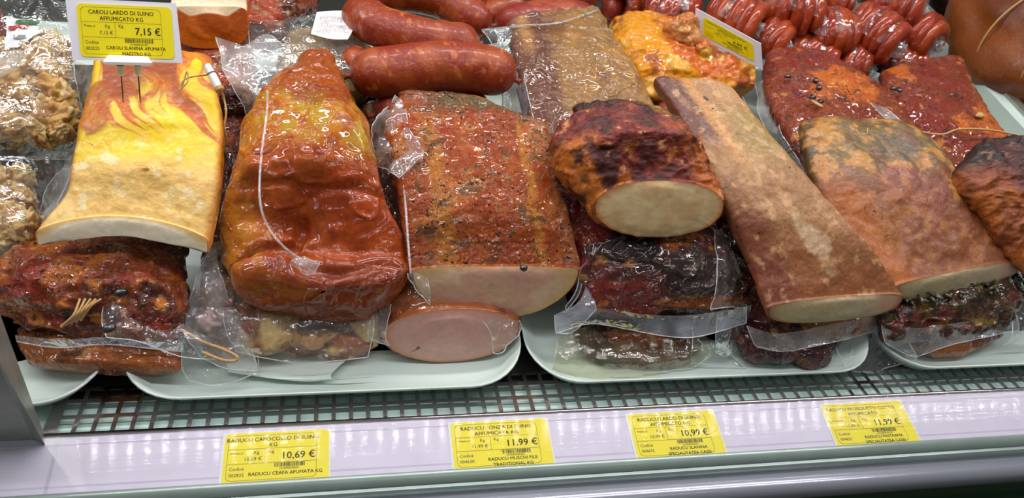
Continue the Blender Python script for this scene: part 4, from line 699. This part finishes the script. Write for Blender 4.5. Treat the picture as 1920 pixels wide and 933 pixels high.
for (A, B, h, n, sc_), lb in zip(BD, BL):
    a = P(*A, h); b = P(*B, h); t = thing('coiled_sausage_pack', lb, 'sausage', (a+b)/2-np.array([0, 0, .02]), 'coiled sausage packs in the upper right')
    d = b-a; Ln = np.linalg.norm(d); yaw = math.atan2(d[1], d[0])-math.pi/2
    for k in range(n):
        o = bpy.data.objects.new('link', LM[rc.randrange(4)]); link(o, t); c = a+d*((k+.5)/n)
        o.location = [float(x) for x in (c-np.array(t.location))]; s_ = sc_*(1-.18*abs(2*(k+.5)/n-1)**2)
        o.scale = (s_, max(.8, Ln/n/.0150), s_); o.rotation_euler = (rc.uniform(-.25, .05), rc.uniform(-.3, .3), yaw+rc.uniform(-.15, .15))
    cc = np.array(b)+np.array([0.004, 0, -.002])
    lump('film_knot', cc, (.010, .008, .009), M['film_hazy'], t, G_((200, 200, 200)), rc.randrange(90), .7, 2.5, rc.random(), 14)
    # film wrap over the top of the coils
    th = np.linspace(-1.35, 1.35, 30); vv = np.linspace(-.05, 1.05, 40); dn = d/Ln; sd_ = np.array([-dn[1], dn[0], 0]); sd_ /= np.linalg.norm(sd_)
    if sd_[0] < 0: sd_ = -sd_
    G = (a+d*vv[:, None])[:, None]+(sd_[None, None]*np.sin(th)[None, :, None]*.0305+np.array([0, 0, 1.])*np.cos(th)[None, :, None]*.0285)*sc_*(1-.2*np.abs(2*vv-1)[:, None, None]**2.5)
    G = G+normals(G, False)*((fbm(G, 60, 3, 5)*.0025)-.001)[..., None]
    mesh('film_wrap', G.reshape(-1, 3), gridfaces(40, 30, False), M['film'], t)
# small red sausages behind the belly
for lb, pts in (('thin red smoked sausage upright at the top edge behind the golden belly', [(1180, 60, .06), (1190, 25, .07), (1185, -15, .075)]), ('thin red sausage in purple-tinted film left of the coils', [(1225, 60, .06), (1232, 30, .07), (1240, -10, .075)]), ('thin dark red sausage at the top edge above the vacuum pouch', [(1135, 40, .05), (1150, 10, .07), (1140, -20, .07)])):
    sausage(lb, pts, .013, c_saus2)['group'] = 'thin red sausages at the top edge'
# ------------------------------------------------------------------ bags of crackling at the left
def c_crk(G, S): n = fbm(G, 60, 4, 9); return mixc(mixc(fullcol(G, (196, 156, 84)), (214, 188, 136), ss(n, 0, .3)), (150, 98, 44), ss(-n, .1, .35)*.8)
cm = []
for s_ in range(5):
    o = lump('crackling', (0, 0, 0), (.017, .015, .012), M['fat'], None, c_crk, s_+20, .6, 3.2, 0, 30); cm.append(o.data); bpy.data.objects.remove(o)
def bag(label, region, n, h0, h1, film_rows, seed, sc_=1.0):
    r_ = random.Random(seed); t = thing('bag_of_crackling', label, 'bag', P(region[0][0], region[0][1], 0), 'bags of crackling at the left')
    for k in range(n):
        (x0, y0), (x1, y1) = region; x = r_.uniform(x0, x1); y = r_.uniform(y0, y1)
        o = bpy.data.objects.new('crackling', cm[r_.randrange(5)]); link(o, t); p = P(x, y, r_.uniform(h0, h1)); o.location = [float(q) for q in (p-np.array(t.location))]
        s = r_.uniform(.5, 1.05)*sc_; o.scale = (s, s*r_.uniform(.7, 1.2), s); o.rotation_euler = (r_.uniform(0, 6), r_.uniform(0, 6), r_.uniform(0, 6))
    sheet('film_bag', film_rows, M['film'], t, 80, 90, .005, 40, seed+5)
    return t
tb = bag('clear bag of golden crackling nearest the big price card', ((-30, 90), (112, 250)), 130, .06, .105, [[(-60, -20, .13), (60, -10, .14), (130, 0, .13)], [(-60, 120, .12), (60, 120, .125), (140, 120, .115)], [(-60, 230, .11), (60, 230, .115), (160, 230, .07)], [(-60, 300, .09), (40, 300, .09), (130, 300, .05)]], 31)
bag('clear bag of pale crackling lower left, beside the fat slab', ((-30, 325), (50, 450)), 70, .05, .08, [[(-60, 285, .10), (50, 290, .10), (150, 280, .07)], [(-60, 360, .10), (40, 360, .10), (120, 360, .07)], [(-60, 430, .09), (40, 430, .09), (105, 430, .07)], [(-60, 500, .07), (20, 500, .07), (60, 470, .065)]], 32, .9)
sheet('film_margin', [[(125, 110, .09), (178, 125, .12)], [(130, 200, .075), (160, 200, .10)], [(110, 320, .065), (140, 320, .085)], [(40, 440, .06), (80, 430, .075)], [(0, 490, .05), (30, 480, .05)]], M['film_hazy'], tb, 40, 90, .005, 50, 37)
sheet('film_flap', [[(-20, 100, .135), (10, 95, .135), (38, 92, .13)], [(-20, 130, .13), (20, 130, .13), (50, 105, .125)], [(-30, 180, .12), (0, 150, .12), (30, 130, .12)]], M['film_hazy'], tb, 40, 40, .003, 60, 38)
# printed bag header: green and red bands over white
hd = thing('printed_header', 'white bag header with green and red bands at the far left top', 'packaging', P(30, 90, .10))
sheet('header_card', [[(12, 35, .118), (76, 36, .118)], [(12, 60, .118), (68, 62, .118)], [(8, 90, .118), (35, 88, .118)]], M['paper'], hd, 12, 12, .0003, 30, 2)
M['hgreen'] = plain('print_green', (52, 110, 60), .4); M['hred'] = plain('print_red', (190, 48, 34), .4); M['hgrey'] = plain('print_grey', (140, 150, 150), .4)
sheet('green_band', [[(32, 36, .1195), (76, 37, .1195)], [(28, 44, .1195), (72, 46, .1195)]], M['hgreen'], hd, 8, 6, .0002, 30, 2)
sheet('red_band', [[(16, 49, .1195), (54, 45, .1195)], [(16, 56, .1195), (50, 52, .1195)]], M['hred'], hd, 8, 6, .0002, 30, 2)
sheet('grey_print', [[(22, 66, .1195), (50, 65, .1195)], [(26, 72, .1195), (46, 72, .1195)]], M['hgrey'], hd, 8, 6, .0002, 30, 2)
pack('pink-red packed meat at the far left edge beside the printed header', [((-60, 20), (6, 30), .10, .012, .03), ((-60, 60), (10, 65), .10, .014, .03), ((-60, 110), (4, 110), .09, .012, .03)], (140, 50, 34), RD, 431, 'wet')
# ------------------------------------------------------------------ next bay beyond the divider
def c_bigham(G, S): n = fbm(G, 14, 4, 9); return mixc(mixc(fullcol(G, (128, 64, 14)), (96, 44, 14), ss(n, 0, .3)), (96, 44, 30), ss(S[..., 2], .3, .8)*.5)
def big(label, px, py, h, r, s_, fn=c_bigham, name='netted_ham'):
    c = P(px, py, h); t = thing(name, label, 'meat', c-np.array([0, 0, r[2]])); lump('ham_body', c, r, M['satin'], t, fn, s_, .18, 1.3, .5, 40); return t, c
tn, cn = big('large blurred golden-brown netted ham beyond the divider at right', 1965, 95, .07, (.115, .13, .085), 3)
for k_ in range(5):
    a = k_*.5-.9; pts = [cn+np.array([.119*math.cos(a)*math.cos(q)-.02*k_*0, .135*math.cos(q)*math.sin(a), .089*math.sin(q)]) for q in np.linspace(-.2, 3.3, 14)]; tube('netting_cord', pts, .0012, M['string'], tn, 6, 40)
big('dark brown ham piece beyond the divider near the top right', 1830, -10, .05, (.06, .07, .05), 5, lambda G, S: mixc(fullcol(G, (96, 46, 26)), (60, 34, 26), ss(fbm(G, 20, 4, 1), 0, .3)), 'dark_ham')
big('dark reddish ham at the very top right corner', 1880, -60, .08, (.09, .09, .06), 6, lambda G, S: fullcol(G, (70, 32, 26)), 'dark_ham')
q = PY(1826, 28, 1.12)
o = box('white_box', q[0]-.022, q[0]+.022, 1.12, 1.15, q[2]-.02, q[2]+.02, M['tray']); tag(o, 'small white box standing between the hams beyond the divider', 'box')
# ------------------------------------------------------------------ price labels
def text_mesh(items):      # items: (string, x, y, size, align, bold)
    V = []; Fc = []
    for s, x, y, sz, al, bold in items:
        cu = bpy.data.curves.new('t', 'FONT'); cu.body = s; cu.size = sz; cu.align_x = al; cu.offset = 0.0; cu.resolution_u = 2
        o = bpy.data.objects.new('t', cu); me = bpy.data.meshes.new_from_object(o); n0 = len(V)
        for dx, dy in (((0, 0), (.022*sz, 0), (.011*sz, .012*sz)) if bold else ((0, 0),)):      # overprint for the bold face
            n0 = len(V); V += [(v.co.x+x+dx, v.co.y+y+dy, 0) for v in me.vertices]; Fc += [tuple(n0+i for i in p.vertices) for p in me.polygons]
        bpy.data.objects.remove(o); bpy.data.curves.remove(cu); bpy.data.meshes.remove(me)
    return V, Fc
def rects(rs):
    V = []; Fc = []
    for x0, y0, x1, y1 in rs: n = len(V); V += [(x0, y0, 0), (x1, y0, 0), (x1, y1, 0), (x0, y1, 0)]; Fc.append((n, n+1, n+2, n+3))
    return V, Fc
def rrect(x0, y0, x1, y1, r, n=6):
    o = []
    for cx_, cy_, a0 in ((x1-r, y0+r, -90), (x1-r, y1-r, 0), (x0+r, y1-r, 90), (x0+r, y0+r, 180)):
        for k in range(n): a = math.radians(a0+90*k/(n-1)); o.append((cx_+r*math.cos(a), cy_+r*math.sin(a)))
    return o
def label(C4, nrm, txt, parent, lab, mat='yellow', margin=0.0, seed=1):
    TL, TR, BR, BL = [np.array(c) for c in C4]; Hh = 54.0
    def T(V, lift):
        V = np.array(V, float); u = V[:, 0:1]/100; v = V[:, 1:2]/Hh; return (TL*(1-u)+TR*u)*v+(BL*(1-u)+BR*u)*(1-v)+nrm*lift
    def add(name, VF, mt, lift, par):
        V, Fc = VF; return mesh(name, T(V, lift), Fc, mt, par, smooth=False)
    # label stock with thickness
    R0 = rrect(0, 0, 100, Hh, 5); n = len(R0); Vt = np.concatenate([T([(x, y, 0) for x, y in R0], .0003), T([(x, y, 0) for x, y in R0], 0.0)])
    Fc = [tuple(range(n)), tuple(range(2*n-1, n-1, -1))]+[(i, i+n, (i+1) % n+n, (i+1) % n) for i in range(n)]
    o = mesh('yellow_label' if parent is not None else 'price_label', Vt, Fc, M[mat], parent, smooth=False)
    if parent is None: o['_o'] = (0, 0, 0); tag(o, lab, 'label', 'yellow labels in the price rail')
    if parent is None: add('label_margin', rects([(-2.5, -1.5, 101.5, Hh+1)]), M['paper'], .00008, o)
    L4 = .28; fr = []
    a = rrect(3.5, 3, 88, 51, 5); bq = rrect(3.5+L4, 3+L4, 88-L4, 51-L4, 5); n = len(a)
    V = [(x, y, 0) for x, y in a+bq]; Fq = [(i, (i+1) % n, n+(i+1) % n, n+i) for i in range(n)]
    V2, F2 = rects([(3.5, 35.8, 88, 36.1), (3.5, 20.4, 88, 20.7), (38.5, 20.7, 38.8, 35.8)]); Fq += [tuple(len(V)+i for i in f) for f in F2]; V += V2
    add('frame_line', (V, Fq), M['inkg'], .00045, o)
    big_ = [(txt['t1'], 46, 44.2, 5.9, 'CENTER', True), (txt['t2'], 46, 37.8, 5.9, 'CENTER', True), (txt['price'], 87, 24, 10.5, 'RIGHT', True)]+[(s, 59, 8.4-6*i if len(txt['bot']) > 1 else 7.5, 5.0, 'CENTER', True) for i, s in enumerate(txt['bot'])]
    small = [('Prezzo al', 6, 31, 3.2, 'LEFT', False), ('Kg', 28, 30.5, 4.8, 'LEFT', False), (txt['price'], 36, 23.5, 5.4, 'RIGHT', False), ('Kg', 42, 31, 4.8, 'LEFT', False), ('Codice', 6, 13.8, 4.8, 'LEFT', False), (txt['code'], 6, 7.3, 4.8, 'LEFT', False), (txt['num'], 62, 13.0 if len(txt['bot']) > 1 else 13, 2.9, 'CENTER', False)]
    add('lettering', text_mesh(big_), M['ink'], .00045, o); add('small_lettering', text_mesh(small), M['ink'], .00045, o)
    r_ = random.Random(seed); x = 48; rs = []
    while x < 77: w_ = r_.choice([.3, .3, .6, .9]); rs.append((x, 15.6, x+w_, 20)); x += w_+r_.choice([.3, .5, .7])
    add('barcode', rects(rs), M['ink'], .00045, o); return o
TX = [dict(t1='RADUCU CAPOCOLLO DI SUINO', t2='KG', price='10,69 €', code='002832', num='1010000028323', bot=['RADUCU CEAFA AFUMATA KG']),
 dict(t1='RADUCU LONZA DI SUINO', t2='AFFUMICATA KG', price='11,99 €', code='004630', num='1010000046303', bot=['RADUCU MUSCHI FILE', 'TRADITIONAL KG']),
 dict(t1='RADUCU LARDO DI SUINO', t2='AFFUMICATO KG', price='10,99 €', code='004632', num='1010000046327', bot=['RADUCU SLANINA', 'SPECIALITATEA CASEI']),
 dict(t1='RADUCU PROSCIUTTO COTTO', t2='AFFUMICATO', price='11,99 €', code='004631', num='1010000046310', bot=['RADUCU PASTRAMA', 'SPECIALITATEA CASEI'])]
tr_ = math.tan(math.radians(16.37)); nr = np.array([0, -math.sin(math.radians(16.4)), math.cos(math.radians(16.4))])
def PR(px, py, l=.0006):
    r = _ray(px, py); t = (Z0-.0012+l+tr_*(CAM[1]-.4405)-CAM[2])/(r[2]-tr_*r[1]); return CAM+r*t
for k_, (q, tx) in enumerate(zip([[(425, 816), (618, 802), (616, 896), (412, 909)], [(843, 790), (1024, 777), (1038, 866), (853, 878)], [(1172, 774), (1334, 766), (1364, 848), (1199, 857)], [(1538, 756), (1688, 750), (1726, 828), (1572, 838)]], TX)):
    C4 = [PR(*c) for c in q]; w_ = C4[1]-C4[0]
    xl = (C4[0][0]+C4[3][0])/2; xr = (C4[1][0]+C4[2][0])/2
    zz = lambda y: Z0-.0012-(.4405-y)*tr_+.0003
    Y1, Y0_ = .4362, .3990; C4 = [np.array([xl, Y1, zz(Y1)]), np.array([xr, Y1, zz(Y1)]), np.array([xr, Y0_, zz(Y0_)]), np.array([xl, Y0_, zz(Y0_)])]
    nm = ['yellow label for capocollo priced 10,69, nearest the left end of the rail', 'yellow label for lonza priced 11,99, second from the left in the rail', 'yellow label for lardo priced 10,99, third from the left in the rail', 'yellow label for prosciutto cotto priced 11,99, rightmost in the rail'][k_]
    label(C4, nr, tx, None, nm, seed=k_+2)
# price cards on pins
def card(lab, C4, L4, txt, loc, seed, holder=True):
    t = thing('price_card', lab, 'price card', loc, 'white price cards among the meat')
    TL, TR, BR, BL = C4; n = np.cross(TR-TL, BL-TL); n /= np.linalg.norm(n); n = n if n[1] < 0 else -n
    V = [*C4, *[c-n*.0012 for c in C4]]; mesh('card', V, [(0, 1, 2, 3), (7, 6, 5, 4), (0, 4, 5, 1), (1, 5, 6, 2), (2, 6, 7, 3), (3, 7, 4, 0)], M['paper'], t, smooth=False)
    lbl = label([c+n*.0003 for c in L4], n, txt, t, None, seed=seed); return t, n
yc = P(230, 188, .158)[1]-.004
def on_plane(px, py, p0, n):
    r = _ray(px, py); return CAM+r*(((p0-CAM)@n)/(r@n))
pb = PY(238, 116, yc-.004); nb = np.array([.06, -1.0, .40]); nb /= np.linalg.norm(nb); PC = lambda x, y: on_plane(x, y, pb, nb)
q = [PC(122, -4), PC(330, 6), PC(342, 118), PC(136, 112)]
l4 = [PC(143, 6), PC(321, 14), PC(328, 111), PC(152, 106)]
t, nn = card('big white price card with yellow label reading 7,15, pinned into the fat slab', q, l4, dict(t1='CAROLI LARDO DI SUINO', t2='AFFUMICATO KG', price='7,15 €', code='002523', num='1010000025230', bot=['CAROLI SLANINA AFUMATA', 'MAESTRO KG']), P(245, 188, .16), 11)
def hexa(name, TLq, TRq, BRq, BLq, n, d0, d1, mt, par):
    A = [c+n*d1 for c in (TLq, TRq, BRq, BLq)]; B = [c+n*d0 for c in (TLq, TRq, BRq, BLq)]
    return mesh(name, A+B, [(0, 1, 2, 3), (7, 6, 5, 4), (0, 4, 5, 1), (1, 5, 6, 2), (2, 6, 7, 3), (3, 7, 4, 0)], mt, par, smooth=False)
hexa('holder_clip', PY(204, 103, yc-.003), PY(278, 106, yc-.003), PY(286, 118, yc-.006), PY(194, 116, yc-.006), nn, .0004, .0022, M['white'], t)
hexa('holder_base', PY(194, 116, yc-.005), PY(286, 118, yc-.005), PY(282, 124, yc-.005), PY(200, 121, yc-.005), nn, -.006, .006, M['white'], t)
for xa, xb, yb in ((226, 231, 189), (258, 263, 190)):
    a = PY(xa, 122, yc-.003); b_ = PY(xb, yb, yc-.003)
    tube('pin_socket', [a, a*.9+b_*.1, a*.78+b_*.22, a*.72+b_*.28], [.0028, .0026, .0022, .0012], M['white'], t, 14, 12)
    tube('pin', [a*.8+b_*.2, a*.4+b_*.6, b_+np.array([0, 0, -.001])], .00055, M['pin'], t, 8, 8)
pc = P(1360, 130, .10); y2 = pc[1]
p3 = [PY(1304, 15, y2+.02), PY(1427, 82, y2-.01), PY(1430, 131, y2-.012)]; n2_ = np.cross(p3[1]-p3[0], p3[2]-p3[0]); n2_ /= np.linalg.norm(n2_); PD = lambda x, y: on_plane(x, y, p3[0], n2_)
q = [PD(1304, 15), PD(1427, 82), PD(1430, 131), PD(1302, 65)]
l4 = [PD(1319, 31), PD(1412, 82), PD(1414, 115), PD(1318, 66)]
t, nn = card('small white price card tilted down to the right, standing behind the golden belly', q, l4, dict(t1='RADUCU COSTITA DI SUINO', t2='AFFUMICATA', price='6,80 €', code='004628', num='1010000046280', bot=['RADUCU COSTITA', 'AFUMATA']), pc, 12)
a = (q[2]+q[3])/2; tube('pin', [a, a-np.array([0, 0, .03])], .0006, M['pin'], t, 8, 6)
hexa('holder_clip', q[3]*.65+q[2]*.35+np.array([0, 0, .002]), q[3]*.35+q[2]*.65+np.array([0, 0, .002]), q[3]*.35+q[2]*.65-np.array([0, 0, .003]), q[3]*.65+q[2]*.35-np.array([0, 0, .003]), nn, -.002, -.0005, M['white'], t)
# small print on the sticker
Vs, Fs = text_mesh([(s, 0, -k*1.25, 1.25, 'LEFT', False) for k, s in enumerate(['consumarsi previa', 'BOIA, LATTOSIO', 'Temperatura di', 'umidita', 'relativa pomeriggio', 'di prodotto. Valore en', 'e in grassi: di cui 32', 'carboidrati. Di cui zuc', 'Sale 0,7 g'])])
a, b_, c_ = P(600, 30, .1365), P(668, 36, .1365), P(590, 62, .1355); Vs = np.array(Vs); wd = 12.5; mesh('small_print', a+(b_-a)*(Vs[:, 0:1]/wd)+(c_-a)*(-Vs[:, 1:2]/10.5), Fs, M['inkg'], SK.parent, smooth=False)
# ------------------------------------------------------------------ LED strip of the counter canopy (outside the frame, it mirrors in the rail)
M['led'] = plain('led_chip', (255, 255, 255), .5, emit=((1, .97, 1), 95))
ls = thing('led_strip', 'strip of small white lamps under the counter canopy, above the frame', 'lamp', (0.2, .545, Z0+.60))
box('led_profile', -.9, 1.4, .539, .56, Z0+.603, Z0+.615, M['steel_dull'], ls)
V = []; Fc = []
for k_ in range(100):
    x = -.9+k_*.023; n0 = len(V); V += [(x, .545, Z0+.6025), (x+.003, .545, Z0+.6025), (x+.003, .548, Z0+.6025), (x, .548, Z0+.6025)]; Fc.append((n0+3, n0+2, n0+1, n0))
o = mesh('led_chips', V, Fc, M['led'], ls, smooth=False)
for o in list(bpy.data.objects):
    if '_o' in o.keys(): del o['_o']
